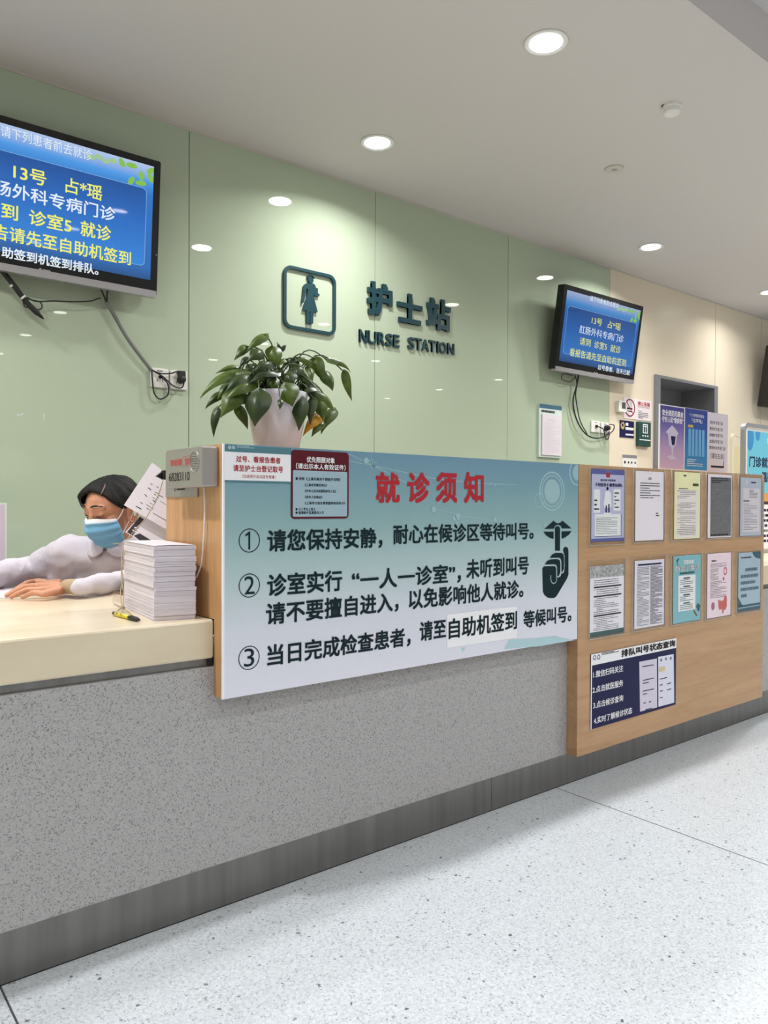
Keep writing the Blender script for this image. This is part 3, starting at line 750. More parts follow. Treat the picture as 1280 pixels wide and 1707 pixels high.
holders = [
 # kind, outer px (xl, ytl, ybl, xr), sheet inset fractions (left, top, right, bottom), sheet colour, words
 ('purple', 982, 778.5, 909, 1040, (0.05, 0.02, 0.98, 0.96), (192, 192, 224), 'purple leaflet with a drawn doctor', 'first in the top row'),
 ('plain', 1054.5, 782, 905, 1106, (0.07, 0.02, 0.97, 0.975), (242, 235, 242), 'plain white typed notice', 'second in the top row'),
 ('yellow', 1118, 783.5, 901.5, 1166.5, (0.1, 0.02, 0.98, 0.98), (244, 239, 190), 'pale yellow leaflet', 'third in the top row'),
 ('dark', 1175.5, 787.5, 898, 1219, (0.08, 0.02, 0.98, 0.99), (242, 230, 236), 'dark grey photocopied sheet', 'fourth in the top row'),
 ('greyblue', 1229, 788, 895, 1269, (0.1, 0.07, 0.96, 0.99), (186, 194, 208), 'grey blue printed sheet', 'fifth in the top row'),
 ('blackbars', 981, 934, 1066, 1040, (0.03, 0.08, 0.97, 0.98), (240, 237, 245), 'white sheet with black heading bars', 'first in the lower row'),
 ('table', 1053.5, 928, 1053, 1107, (0.06, 0.06, 0.97, 0.97), (232, 227, 238), 'sheet densely filled with a table', 'second in the lower row'),
 ('tealposter', 1117.5, 925, 1042.5, 1167, (0.07, 0.02, 0.99, 0.985), (134, 190, 198), 'teal health leaflet', 'third in the lower row'),
 ('pink', 1175, 921.5, 1034, 1217.5, (0.07, 0.02, 0.98, 0.98), (244, 224, 232), 'pale pink leaflet with a drawn gut', 'fourth in the lower row'),
 ('bluecard', 1227, 919, 1024, 1266.5, (0.07, 0.03, 0.98, 0.97), (172, 194, 208), 'slate blue card with large grey lines', 'fifth in the lower row')]
for kind, xl, yt, yb, xr, ins, colr, words, where in holders:
    u0, vt = S.px(xl, yt); _, vb = S.px(xl, yb); u1 = S.px(xr, (yt + yb) / 2)[0]
    W, Hh = u1 - u0, vt - vb
    t = thing('leaflet_holder', 'clear acrylic pocket, ' + where + ', holding the ' + words.split(' with')[0].split(' filled')[0], 'leaflet holder', ((u0 + u1) / 2, YS, vb), group='clear acrylic leaflet holders on the oak panel')
    MB().prism(S, rect(u0, vb, u1, vt), 0.0004, 0.002).build('back_plate', M_acr, t)
    nt = []; cx = (u0 + u1) / 2; r = 0.017
    for i in range(9): a = PI + PI * i / 8; nt.append((cx + r * math.cos(a), vt + r * 0.9 * math.sin(a)))
    MB().prism(S, [(u0, vb), (u1, vb), (u1, vt)] + nt[::-1] + [(u0, vt)], 0.0055, 0.007).build('front_plate', M_acr, t)
    e = 0.0022
    mb = MB()
    for q in (rect(u0 - e, vb - e, u0, vt), rect(u1, vb - e, u1 + e, vt), rect(u0, vb - e, u1, vb)): mb.prism(S, q, 0.0004, 0.0076)
    for a, b in zip([(u0, vt)] + nt, nt + [(u1, vt)]): mb.poly(S, stroke(a, b, 0.0012), 0.0074)
    mb.build('rim', M_acredge, t)
    a0, b0, a1, b1 = ins
    pu0, pu1, pv1, pv0 = u0 + W * a0, u0 + W * a1, vt - Hh * b0, vt - Hh * b1
    s = thing('leaflet', words + ' in a clear holder, ' + where, 'leaflet', ((u0 + u1) / 2, YS, pv0), group='leaflets on the oak panel')
    MB().prism(S, rect(pu0, pv0, pu1, pv1), 0.0024, 0.0032).build('sheet', mat('sheet_' + kind, colr, rough=0.7, spec=0.25), s)
    A = lambda a, b: (pu0 + (pu1 - pu0) * a, pv1 - (pv1 - pv0) * b)
    notice_art(kind, s, A, None, 0.0034)

# navy queue poster
q = thing('queue_poster', 'navy and white queue status poster low on the oak panel', 'poster', (2.7, YS, 0.25))
u0, vt = S.px(984, 1091); u1 = S.px(1125.5, 1120)[0]; vb = S.px(984.5, 1215.5)[1]
MB().prism(S, rect(u0, vb, u1, vt), 0.0006, 0.003).build('sheet', M_navy, q)
vh = S.px(984, 1109.5)[1]
MB().poly(S, rect(u0, vh, u1, vt), 0.0034).poly(S, rect(u0, vb, u0 + 0.006, vt), 0.0033).build('white_band', M_pwhite, q)
Q = lambda s, l, r, h, m=M_pwhite, b=0.015: text_px(q, S, s, l, r, h, m, bold=b, h=0.0042)
Q('排队叫号状态查询', (1034, 1087.5), (1124, 1073), 12.5, M_lash, 0.035)
mb = MB(); a_, b_ = S.px(1001.5, 1089.5), S.px(1030, 1089.5); dashes(mb, S, a_[0], b_[0], a_[1] + 0.004, a_[1] - 0.006, 2, 0.0042, th=0.55, wl=(0.07, 0.09), fill=1.0); mb.build('printed_text', M_papertext, q)
Q('1.微信扫码关注', (987, 1124), (1037, 1114), 11.5)
Q('2.点击就医服务', (986, 1150), (1037, 1138), 11.5)
Q('3.点击候诊查询', (987, 1175), (1037, 1163.5), 11.5)
Q('4.实时了解候诊状态', (988, 1201), (1052, 1184), 11.5)
mb = MB()
for x, y in ((989.5, 1096), (996.5, 1095)):
    c = S.px(x, y); mb.frame(S, disc(c[0], c[1], 0.0095, 24), disc(c[0], c[1], 0.006, 24), 0.003, 0.0042)
mb.build('emblem', mat('print_emblem_blue', (96, 104, 150), rough=0.6), q)
def spr(mb, a, b, c, d, h): mb.poly(S, [S.px(*a), S.px(*b), S.px(*c), S.px(*d)], h)
mb = MB(); spr(mb, (1065.5, 1186), (1094, 1179), (1093.5, 1097.5), (1064, 1103), 0.0036); mb.build('phone_screen_picture', mat('print_lilac_grey', (212, 206, 222), rough=0.6), q)
mb = MB(); spr(mb, (1096, 1178), (1122.5, 1171), (1121.5, 1090), (1095.5, 1095), 0.0036); mb.build('phone_screen_picture', mat('print_pale_lilac', (222, 222, 238), rough=0.6), q)
mb = MB()
for a in ((1069, 1111, 1088, 1108), (1070, 1134, 1088, 1130), (1070, 1139, 1080, 1137), (1070, 1152, 1088, 1148), (1070, 1157, 1077, 1156), (1074, 1183, 1085, 1180), (1098, 1132, 1110, 1129), (1098, 1142, 1103, 1141), (1110, 1140, 1117, 1138), (1098, 1152, 1103, 1151), (1110, 1150, 1117, 1148), (1098, 1163, 1103, 1162), (1071, 1172, 1075, 1171), (1080, 1170, 1084, 1169)):
    mb.poly(S, stroke(S.px(a[0], a[1]), S.px(a[2], a[3]), 0.0035), 0.0042)
for x, y in ((1100.5, 1100), (1108.5, 1098), (1116.5, 1097)):
    c = S.px(x, y); mb.frame(S, disc(c[0], c[1], 0.006, 18), disc(c[0], c[1], 0.003, 18), 0.0036, 0.0042)
mb.build('printed_text', M_papertext, q)
mb = MB(); spr(mb, (1097, 1120), (1107, 1118), (1107, 1110), (1097, 1112), 0.004); mb.build('yellow_tile', mat('print_sand', (214, 196, 150), rough=0.6), q)

# ------------------------------------------------------------------ wall sign: pictogram and lettering
S_wall.o = V((0, YW, 0))
SW = S_wall
pg = thing('pictogram_frame', 'dark teal rounded frame with a nurse figure on the glass wall', 'sign', (2.2, YW, 1.9))
u0, vt = SW.px(471, 441); u1 = SW.px(557.5, 500)[0]; vb = SW.px(471, 546)[1]
w = 0.016
MB().frame(SW, rrect(u0, vb, u1, vt, 0.045, 8), rrect(u0 + w, vb + w, u1 - w, vt - w, 0.032, 8), 0.003, 0.016).build('frame', M_teal, pg, fixn=True)
g = lambda a, b: SW.px(450 + a / 3.879, 420 + b / 3.879)
mb = MB()
c = g(256, 184); k = abs(g(256, 185)[1] - c[1])
mb.prism(SW, disc(c[0], c[1], 21 * k, 24), 0.003, 0.014)
cc = (c[0] + 1 * k, c[1] + 4 * k)
arc = [(cc[0] + 31 * k * math.cos(a), cc[1] + 31 * k * math.sin(a)) for a in [math.radians(20 + 150 * i / 10) for i in range(11)]]
arci = [(cc[0] + 25 * k * math.cos(a), cc[1] + 25 * k * math.sin(a)) for a in [math.radians(170 - 150 * i / 10) for i in range(11)]]
mb.prism(SW, arc + arci, 0.003, 0.014)
mb.prism(SW, [g(*q_) for q_ in ((216, 212), (235, 206), (270, 207), (284, 218), (288, 235), (302, 240), (300, 270), (312, 276), (310, 290), (280, 287), (274, 268), (276, 300), (300, 392), (272, 390), (270, 466), (250, 468), (252, 388), (248, 388), (248, 466), (230, 462), (228, 382), (203, 376), (232, 290), (236, 245), (226, 240), (220, 290), (210, 330), (196, 328), (206, 270), (208, 228))][::-1], 0.003, 0.014)
mb.build('nurse_figure', M_teal, pg, fixn=True)
lt = thing('wall_lettering', 'large dark teal raised Chinese characters on the glass wall', 'lettering', (2.9, YW, 1.9))
for ch, x0, x1, y0, y1, hp in (('护', 610, 651, 494, 506, 56), ('士', 660, 701, 510, 521, 50), ('站', 709, 748, 519, 531, 53)):
    text_px(lt, SW, ch, (x0, y0), (x1, y1), hp, M_teal, bold=0.038, h=0.003, extrude=0.016, name='character')
le = thing('wall_lettering', 'small raised English capitals reading NURSE STATION under the characters', 'lettering', (2.9, YW, 1.75))
full = SW.px(597, 561)[0], SW.px(755, 584)[0]
xx = [(597, 610), (611.5, 625.5), (628, 639.5), (641, 652), (653.8, 663.5), (678, 688.5), (689, 701), (701, 713), (713, 724), (726.5, 729.5), (730.5, 741.5), (744, 755)]
for ch, (a, b) in zip('NURSESTATION', xx):
    f0 = 561 + (a - 597) * 23 / 158 - 1; f1 = 561 + (b - 597) * 23 / 158 - 1
    text_px(le, SW, ch, (a, f0), (b, f1), 21.5 - (a - 597) * 0.02, M_teal, bold=0.013, h=0.003, extrude=0.012, name='letter')

# ------------------------------------------------------------------ televisions
def emat(name, c, s): return mat(name, (4, 4, 5), rough=0.15, emit=c, estr=s)
E_yel = emat('screen_yellow', (246, 246, 112), 0.92); E_whi = emat('screen_white', (236, 246, 255), 0.9)
E_leaf = emat('screen_leaf', (150, 214, 90), 0.75); E_pale = emat('screen_pale', (180, 222, 160), 0.75); E_line = emat('screen_line', (130, 190, 240), 0.8)
def television(label, TL, TR, BR, BL, tilt, yb, screen, rows, brand, estr, deco=True, strip=0.03):
    """corner pixels of the case; yb = wall distance of the lower front edge"""
    n = V((0, -math.cos(tilt), -math.sin(tilt))); uz = V((0, -math.sin(tilt), math.cos(tilt)))
    o = at(BR[0], BR[1], 1, yb)
    T_ = Surf(o, (1, 0, 0), uz, n)
    a, b, c, d = [T_.px(*q_) for q_ in (TL, TR, BR, BL)]
    u0, u1 = (a[0] + d[0]) / 2, (b[0] + c[0]) / 2; v0, v1 = c[1], b[1]
    t = thing('television', label, 'television', o)
    MB().prism(T_, rrect(u0, v0 + 0.01, u1, v1, 0.008), -0.055, 0).build('case', M_black, t, fixn=True)
    MB().prism(T_, rect(u0 + 0.2, v0 + 0.12, u1 - 0.2, v1 - 0.12), -0.1, -0.055).build('rear_housing', M_blackmat, t)
    MB().prism(T_, rrect(u0 + 0.004, v0, u1 - 0.004, v0 + strip, 0.005), -0.03, 0.006).build('silver_strip', M_silver, t, fixn=True)
    # wall bracket reaches from the housing to the wall
    cu = (u0 + u1) / 2; cv = (v0 + v1) / 2
    pb = T_.w(cu, cv, -0.1)
    MB().box(pb.x - 0.12, pb.x + 0.12, YW - 0.006, YW, pb.z - 0.12, pb.z + 0.12).box(pb.x - 0.04, pb.x + 0.04, pb.y - 0.01, YW - 0.004, pb.z - 0.05, pb.z + 0.05).build('wall_bracket', M_blackmat, t)
    s0, s1, s2, s3 = screen   # insets left, top, right, bottom
    su0, su1, sv0, sv1 = u0 + s0, u1 - s2, v0 + s3, v1 - s1
    zb, zt_ = T_.w(0, sv0).z - o.z, T_.w(0, sv1).z - o.z; dz = zt_ - zb
    mscr = ramp_mat('screen_' + brand[0], 2, [(zb, (34, 82, 136)), (zb + dz * .1, (44, 104, 176)), (zb + dz * .74, (40, 112, 196)), (zb + dz * .86, (74, 152, 226)), (zb + dz * .9, (126, 166, 224)), (zt_, (176, 196, 232))], rough=0.03, emit=estr)
    MB().poly(T_, rect(su0, sv0, su1, sv1), 0.001).build('screen', mscr, t); scr = bpy.data.objects[max((o_.name for o_ in bpy.data.objects if o_.name.startswith('screen') and o_.parent == t and '_' not in o_.name))]
    mpan = ramp_mat('screen_field_' + brand[0], 2, [(zb, (56, 138, 222)), (zb + dz * .5, (34, 104, 188)), (zb + dz * .8, (22, 78, 152))], rough=0.03, emit=estr)
    W = su1 - su0; Hh = sv1 - sv0
    MB().poly(T_, rrect(su0 + W * .035, sv0 + Hh * .115, su1 - W * .035, sv0 + Hh * .79, 0.02), 0.0014).build('screen_field', mpan, scr)
    MB().frame(T_, rrect(su0 + W * .033, sv0 + Hh * .112, su1 - W * .033, sv0 + Hh * .793, 0.02), rrect(su0 + W * .036, sv0 + Hh * .117, su1 - W * .036, sv0 + Hh * .788, 0.019), 0.0013, 0.0016).build('field_outline', E_line, scr)
    if deco:
        mb = MB(); rr = random.Random(3)
        for k in range(7):
            cx = su1 - W * (0.015 + 0.05 * (k % 4)); cy = sv1 - Hh * (0.02 + 0.065 * (k % 3)); aa = rr.uniform(0, PI)
            if cx > su1 - 0.012: cx = su1 - 0.02
            pts = [(cx + 0.026 * math.cos(q_) * math.cos(aa) - 0.012 * math.sin(q_) * math.sin(aa), cy - 0.012 + 0.02 * math.cos(q_) * math.sin(aa) + 0.012 * math.sin(q_) * math.cos(aa)) for q_ in [2 * PI * i / 14 for i in range(14)]]
            pts = [(min(u_, su1 - 0.001), min(v_, sv1 - 0.001)) for u_, v_ in pts]
            mb.poly(T_, pts, 0.0017 + k * 1e-5)
        mb.build('leaf_picture', E_leaf, scr)
        mb = MB()
        for k in range(4):
            cx = su1 - W * (0.21 + 0.035 * k); cy = sv1 - Hh * (0.05 + 0.02 * (k % 2)); mb.poly(T_, disc(cx, cy, 0.011, 14, 1.5), 0.0017)
        mb.build('leaf_picture', E_pale, scr)
    for s_, l, r, hp, m_, bd in rows:
        text_px(scr, T_, s_, l, r, hp, m_, bold=bd, h=0.0022, name='screen_text')
    mb = MB(); a_, b_ = T_.px(*brand[1]), T_.px(*brand[2]); hh_ = abs(T_.px(brand[1][0], brand[1][1] - brand[3] / 2)[1] - a_[1]); vm = (a_[1] + b_[1]) / 2
    mb.poly(T_, disc(a_[0] + hh_, vm, hh_ * 1.3, 12), 0.0008); dashes(mb, T_, a_[0] + hh_ * 3, b_[0], vm + hh_, vm - hh_, 1, 0.0008, th=0.8, wl=(0.1, 0.13), fill=1.0); mb.build('maker_mark', M_silver, t)
    mb = MB(); c_ = T_.px(*brand[4]); mb.poly(T_, disc(c_[0], c_[1], 0.0018, 10), 0.0008); mb.build('power_light', E_whi, t)
    return t, T_, (u0, v0, u1, v1)
rowsL = [('请下列患者前去就诊', (1, 221), (153, 257), 19, E_whi, 0.0),
         ('13号', (22, 289), (77, 296), 25, E_yel, 0.014), ('占*瑶', (109, 311), (170, 320), 26, E_yel, 0.012),
         ('肛肠外科专病门诊', (-44, 305), (192, 356), 26, E_whi, 0.012),
         ('请到', (-32, 344), (30, 355), 27, E_yel, 0.014), ('诊室5', (48, 363), (119, 375), 26, E_yel, 0.014), ('就诊', (134, 382), (185, 389), 26, E_yel, 0.014),
         ('看报告请先至自助机签到', (-73, 374), (218, 430), 27, E_yel, 0.012), ('请自助签到机签到排队。', (-40, 413), (164, 449), 19, E_whi, 0.02)]
tvL = television('large television at the left edge showing patient call list', (-130, 151), (268, 270), (261, 497), (-137, 438), math.radians(4.6), 3.40, (0.03, 0.03, 0.032, 0.075), rowsL,
           ('L', (65, 449), (89, 453.5), 4, (260.5, 425)), 1.0)
rowsR = [('请下列患者前去就诊', (983, 497), (1031, 510), 9.5, E_whi, 0.0),
         ('13号', (986, 534), (1003, 538), 12, E_yel, 0.01), ('占*瑶', (1013, 540), (1034, 546), 12.5, E_yel, 0.01),
         ('肛肠外科专病门诊', (965.5, 549), (1039, 565), 13.5, E_whi, 0.008),
         ('请到', (966, 568), (984, 572), 13, E_yel, 0.01), ('诊室5', (990, 574), (1011, 578), 12.5, E_yel, 0.01), ('就诊', (1017, 580), (1034, 584), 12.5, E_yel, 0.01),
         ('看报告请先至自助机签到', (949, 587), (1043, 605), 13.5, E_yel, 0.01), ('过号患者、当天已就', (996, 612.5), (1049.5, 621), 9, E_whi, 0.012)]
tvR = television('television on the glass wall above the sockets, right of the lettering', (942, 473.5), (1072, 511), (1056, 640.5), (922.5, 620), math.radians(8.2), 3.40, (0.035, 0.035, 0.03, 0.07), rowsR,
           ('R', (990, 621.5), (998, 623), 2.6, (1054, 633)), 0.72)
# the third set, cut by the right edge
o3 = at(1275.5, 680, 1, 3.36)
t = thing('television', 'black television just entering at the right edge on the cream wall', 'television', o3)
n3 = V((0, -math.cos(0.14), -math.sin(0.14))); T3 = Surf(o3, (1, 0, 0), V((0, -math.sin(0.14), math.cos(0.14))), n3)
MB().prism(T3, rrect(0, 0.01, 0.95, 0.58, 0.02), -0.08, 0).build('case', M_black, t, fixn=True)
MB().prism(T3, rect(0.035, 0.07, 0.915, 0.545), 0, 0.001).build('screen', mat('dark_screen', (10, 14, 22), rough=0.08), t)
MB().box(o3.x + 0.3, o3.x + 0.6, 3.42, YW - 0.0006, o3.z + 0.2, o3.z + 0.4).build('wall_bracket', M_blackmat, t)

# ------------------------------------------------------------------ sockets and cables
def socket(label, TLp, TRp, BLp, holes=True):
    u0, vt = SW.px(*TLp); u1 = SW.px(*TRp)[0]; vb = SW.px(*BLp)[1]
    t = thing('wall_socket', label, 'socket', ((u0 + u1) / 2, YW, vb), group='white wall sockets')
    MB().prism(SW, rrect(u0, vb, u1, vt, 0.006), 0, 0.012).build('plate', M_white, t, bevel=0.002)
    cu, cv = (u0 + u1) / 2, (vb + vt) / 2; mb = MB()
    for du, dv, w, h_ in ((-0.012, -0.012, 0.003, 0.009), (0.012, -0.012, 0.003, 0.009), (0, 0.012, 0.009, 0.003)): mb.prism(SW, rect(cu + du - w / 2, cv + dv - h_ / 2, cu + du + w / 2, cv + dv + h_ / 2), 0.011, 0.0125)
    mb.prism(SW, rect(cu - 0.014, vt - 0.014, cu + 0.014, vt - 0.01), 0.011, 0.0124)
    mb.build('slots', M_blackmat, t)
    return (u0, vb, u1, vt)
sA = socket('left wall socket of the pair below the large television', (250, 613), (279.5, 614), (250, 645))
sB = socket('right wall socket of the pair below the large television, with black plug', (282.5, 617), (310.5, 617), (282.5, 648))
sC = socket('left wall socket of the pair below the right television', (983.5, 701), (998, 703), (983.5, 720))
sD = socket('right wall socket of the pair below the right television, with black plug', (1000, 704), (1013, 706), (1000, 722))
def W_(px, py, h): u, v = SW.px(px, py); return SW.w(u, v, h)
def plug(parent, x, y, r=0.019):
    p = W_(x, y, 0.012); MB().lathe(p, [(r, 0), (r, 0.02), (r * 0.75, 0.034), (r * 0.3, 0.036)], 20, axis=V((0, -1, 0))).build('plug', M_blackmat, parent, smooth=False)
t = thing('power_cable', 'grey trunked cable from the large television down to the sockets', 'cable', W_(260, 625, 0.02))
MB().tube(catmull([W_(172, 504, 0.03), W_(185, 525, 0.03), W_(205, 560, 0.03), W_(225, 588, 0.028), W_(249, 618, 0.022)]), 0.0085).build('grey_sleeve', M_gcable, t, smooth=True)
mb = MB()
MB().tube(catmull([W_(158, 484, 0.07), W_(166, 495, 0.05), W_(173, 506, 0.034)]), 0.004).build('wire', M_blackmat, t, smooth=True); MB().tube(catmull([W_(172, 485, 0.07), W_(172, 496, 0.05), W_(174, 507, 0.034)]), 0.004).build('wire', M_blackmat, t, smooth=True)
MB().tube(catmull([W_(250, 618, 0.022), W_(251, 635, 0.022), W_(254, 656, 0.022), W_(264, 666, 0.022), W_(277, 658, 0.022), W_(276, 640, 0.022), W_(266, 630, 0.02)]), 0.0035).build('wire', M_blackmat, t, smooth=True)
MB().tube(catmull([W_(250, 618, 0.022), W_(264, 624, 0.03), W_(280, 624, 0.034), W_(290, 621, 0.04), W_(300, 622, 0.042)]), 0.0035).build('wire', M_blackmat, t, smooth=True)
MB().tube(catmull([W_(252, 619, 0.022), W_(268, 630, 0.032), W_(284, 645, 0.036), W_(297, 648, 0.036), W_(301, 640, 0.04)]), 0.0035).build('wire', M_blackmat, t, smooth=True)
plug(t, 299, 634); MB().prism(SW, rect(*SW.px(294, 630), *SW.px(303, 621)), 0.012, 0.045).build('plug', M_blackmat, t)
MB().prism(SW, disc(*SW.px(265, 629), 0.008), 0.011, 0.024).build('plug', M_blackmat, t)
t = thing('cable_bundle', 'tied bundle of black leads hanging left below the large television', 'cable', W_(30, 500, 0.05))
MB().tube(catmull([W_(-4, 455, 0.06), W_(14, 477, 0.06), W_(30, 497, 0.055), W_(45, 514, 0.05), W_(68, 535, 0.045)]), [0.011] * 24 + [0.012] * 5 + [0.008] * 2 + [0.004] * 2).build('bundle', M_blackmat, t, smooth=True)
mb = MB()
MB().tube(catmull([W_(34, 500, 0.05), W_(48, 504, 0.05), W_(62, 508, 0.05), W_(64, 518, 0.05), W_(52, 520, 0.05), W_(42, 512, 0.05)]), 0.0028).build('loose_lead', M_blackmat, t, smooth=True)
MB().tube(catmull([W_(36, 500, 0.05), W_(34, 508, 0.05), W_(38, 516, 0.05), W_(46, 514, 0.05)]), 0.0028).build('loose_lead', M_blackmat, t, smooth=True)
MB().tube(catmull([W_(40, 500, 0.05), W_(56, 506, 0.045), W_(85, 505, 0.04), W_(115, 506, 0.04), W_(145, 505, 0.04), W_(158, 501, 0.04), W_(163, 500, 0.04)]), 0.003).build('loose_lead', M_blackmat, t, smooth=True)
mb = MB()
for x, y in ((15, 480), (33, 500)): p = W_(x, y, 0.056); mb.lathe(p, [(0.0125, -0.004), (0.0125, 0.004)], 16, axis=V((0.7, 0, -0.7)))
mb.build('cable_tie', M_white, t)
t = thing('power_cable', 'black twin cable hanging from the right television to its sockets', 'cable', W_(1000, 720, 0.02))
mb = MB()
MB().tube(catmull([W_(953, 627, 0.06), W_(953, 643, 0.045), W_(949, 665, 0.035), W_(951, 685, 0.03), W_(959, 708, 0.03), W_(972, 725, 0.03), W_(987, 731, 0.03), W_(1002, 728, 0.03), W_(1009, 720, 0.035)]), 0.0055).build('wire', M_blackmat, t, smooth=True)
MB().tube(catmull([W_(947, 627, 0.06), W_(952, 640, 0.05), W_(952, 660, 0.04), W_(956, 682, 0.034), W_(962, 704, 0.03), W_(973, 724, 0.03)]), 0.004).build('wire', M_blackmat, t, smooth=True)
MB().tube(catmull([W_(944, 628, 0.06), W_(930, 625, 0.05), W_(927, 633, 0.05), W_(938, 638, 0.05), W_(944, 636, 0.05), W_(948, 629, 0.06)]), 0.003).build('wire', M_blackmat, t, smooth=True)
MB().tube(catmull([W_(991, 711, 0.02), W_(998, 715, 0.034), W_(1001, 722, 0.034), W_(1003, 730, 0.032), W_(1007, 733, 0.032), W_(1010, 722, 0.034)]), 0.004).build('wire', M_blackmat, t, smooth=True)
MB().tube(catmull([W_(1008, 708, 0.04), W_(1014, 710, 0.05), W_(1012, 719, 0.05), W_(1003, 728, 0.034)]), 0.004).build('wire', M_blackmat, t, smooth=True)
plug(t, 1007, 714, 0.022); MB().prism(SW, disc(*SW.px(991, 711), 0.01), 0.011, 0.026).build('plug', M_blackmat, t)

# ------------------------------------------------------------------ things on the wall
t = thing('wall_clipboard', 'white wall board with teal header and a gridded sheet, under the right television', 'notice board', (4.6, YW, 1.3))
u0, vt = SW.px(896, 673); u1 = SW.px(933, 690)[0]; vb = SW.px(896, 761.5)[1]; W = u1 - u0; Hh = vt - vb
MB().prism(SW, rect(u0, vb, u1, vt), 0, 0.016).build('board', mat('board_mint', (206, 222, 214), rough=0.4), t)
MB().poly(SW, rect(u0, vt - Hh * .08, u1, vt), 0.0165).build('header_band', mat('print_header_blue', (56, 98, 122), rough=0.5), t)
mb = MB(); dashes(mb, SW, u0 + W * .09, u1 - W * .08, vt - Hh * .1, vt - Hh * .165, 1, 0.0165, th=0.7, wl=(0.06, 0.07), fill=1); mb.build('printed_title', M_papertext, t)
t2 = thing('grid_sheet', 'white gridded form clipped on the wall board under the right television', 'sheet', (4.6, YW - 0.016, 1.32))
MB().prism(SW, rect(u0 + W * .1, vb + Hh * .04, u1 - W * .03, vt - Hh * .185), 0.0185, 0.024).build('paper', M_paper, t2)
mb = MB(); dashes(mb, SW, u0 + W * .17, u1 - W * .08, vt - Hh * .34, vb + Hh * .06, 17, 0.0244, th=0.14, wl=(0.1, 0.2), fill=1)
dashes(mb, SW, u0 + W * .3, u1 - W * .2, vt - Hh * .27, vt - Hh * .32, 2, 0.0244, th=0.3)
mb.build('grid_print', mat('print_pink_grid', (196, 176, 190), rough=0.7), t2)
t = thing('thermostat', 'small white thermostat with dark display beside the no smoking sign', 'thermostat', (5.2, YW, 1.6))
u0, vt = SW.px(1025.5, 668); u1 = SW.px(1037.5, 672)[0]; vb = SW.px(1025.5, 686.5)[1]
MB().prism(SW, rrect(u0, vb, u1, vt, 0.008), 0, 0.035).build('body', M_white, t, bevel=0.003)
MB().prism(SW, rect(u0 + (u1 - u0) * .38, vb + 0.025, u1 - 0.012, vt - 0.012), 0.035, 0.0362).build('display', mat('lcd_grey', (82, 84, 82), rough=0.3), t)
t = thing('no_smoking_sign', 'clear and white no smoking sign with a red ring', 'sign', (5.4, YW, 1.6))
u0, vt = SW.px(1039, 662); u1 = SW.px(1085.5, 668)[0]; vb = SW.px(1039, 697)[1]
um = SW.px(1060, 680)[0]
MB().prism(SW, rect(u0, vb, u1, vt), 0.0005, 0.004).build('plate', mat('sign_lilac_white', (232, 222, 226), rough=0.3), t)
c = SW.px(1049, 680); k = abs(SW.px(1049, 679)[1] - c[1]); R_ = 15 * k
mb = MB(); mb.frame(SW, disc(c[0], c[1], R_, 40), disc(c[0], c[1], R_ * .84, 40), 0.004, 0.0048)
a = math.radians(135); mb.poly(SW, stroke((c[0] + R_ * .85 * math.cos(a), c[1] + R_ * .85 * math.sin(a)), (c[0] - R_ * .85 * math.cos(a), c[1] - R_ * .85 * math.sin(a)), R_ * .12), 0.0046)
mb.build('red_ring', mat('ink_ringred', (132, 28, 48), rough=0.5), t)
mb = MB(); mb.poly(SW, rect(c[0] - R_ * .55, c[1] - R_ * .18, c[0] + R_ * .5, c[1] + R_ * .02), 0.0044)
mb.poly(SW, [(c[0] - R_ * .55, c[1] - R_ * .3), (c[0] + R_ * .5, c[1] - R_ * .34), (c[0] + R_ * .4, c[1] - R_ * .48), (c[0] - R_ * .3, c[1] - R_ * .42)][::-1], 0.0044)
for du in (0.1, 0.3):
    q_ = [(c[0] + R_ * (du + .1 * math.sin(s_ * 2)), c[1] + R_ * (.1 + s_ * .28)) for s_ in (0, .7, 1.4, 2.1)]
    for a_, b_ in zip(q_[:-1], q_[1:]): mb.poly(SW, stroke(a_, b_, R_ * .05), 0.0044)
mb.build('cigarette', M_lash, t)
text_px(t, SW, '禁止吸烟', (1062.5, 671.5), (1082, 676), 6.8, M_red, bold=0.02, h=0.0046)
text_px(t, SW, 'NO SMOKING', (1062.5, 678), (1081.5, 680.5), 2.6, M_red, bold=0.0, h=0.0046)
mb = MB(); a_ = SW.px(1063, 683.5); b_ = SW.px(1081, 700)
dashes(mb, SW, a_[0], b_[0], a_[1], b_[1], 5, 0.0046, th=0.4, seed=8); mb.build('printed_text', M_papertext, t)
t = thing('police_sign', 'navy notice plate with a gold badge and white lines', 'sign', (5.3, YW, 1.5))
u0, vt = SW.px(1032.5, 700); u1 = SW.px(1056, 705)[0]; vb = SW.px(1032.5, 728.5)[1]; W = u1 - u0; Hh = vt - vb
MB().prism(SW, rect(u0, vb, u1, vt), 0.0005, 0.004).build('plate', M_navy, t)
mb = MB(); mb.poly(SW, [(u0 + W * a, vb + Hh * b) for a, b in ((.04, .72), (.12, .86), (.2, .92), (.28, .86), (.34, .74), (.3, .52), (.22, .46), (.1, .5))][::-1], 0.0044); mb.build('gold_badge', mat('print_gold', (190, 164, 100), rough=0.4), t)
mb = MB(); mb.poly(SW, disc(u0 + W * .19, vb + Hh * .72, W * .06, 14), 0.0048); mb.build('badge_centre', M_navy, t)
mb = MB()
dashes(mb, SW, u0 + W * .4, u1 - W * .03, vt - Hh * .1, vt - Hh * .32, 1, 0.0044, th=0.75, wl=(0.13, 0.15), fill=1.0, seed=2)
dashes(mb, SW, u0 + W * .4, u1 - W * .03, vt - Hh * .36, vt - Hh * .56, 1, 0.0044, th=0.75, wl=(0.1, 0.16), fill=1.0, seed=3)
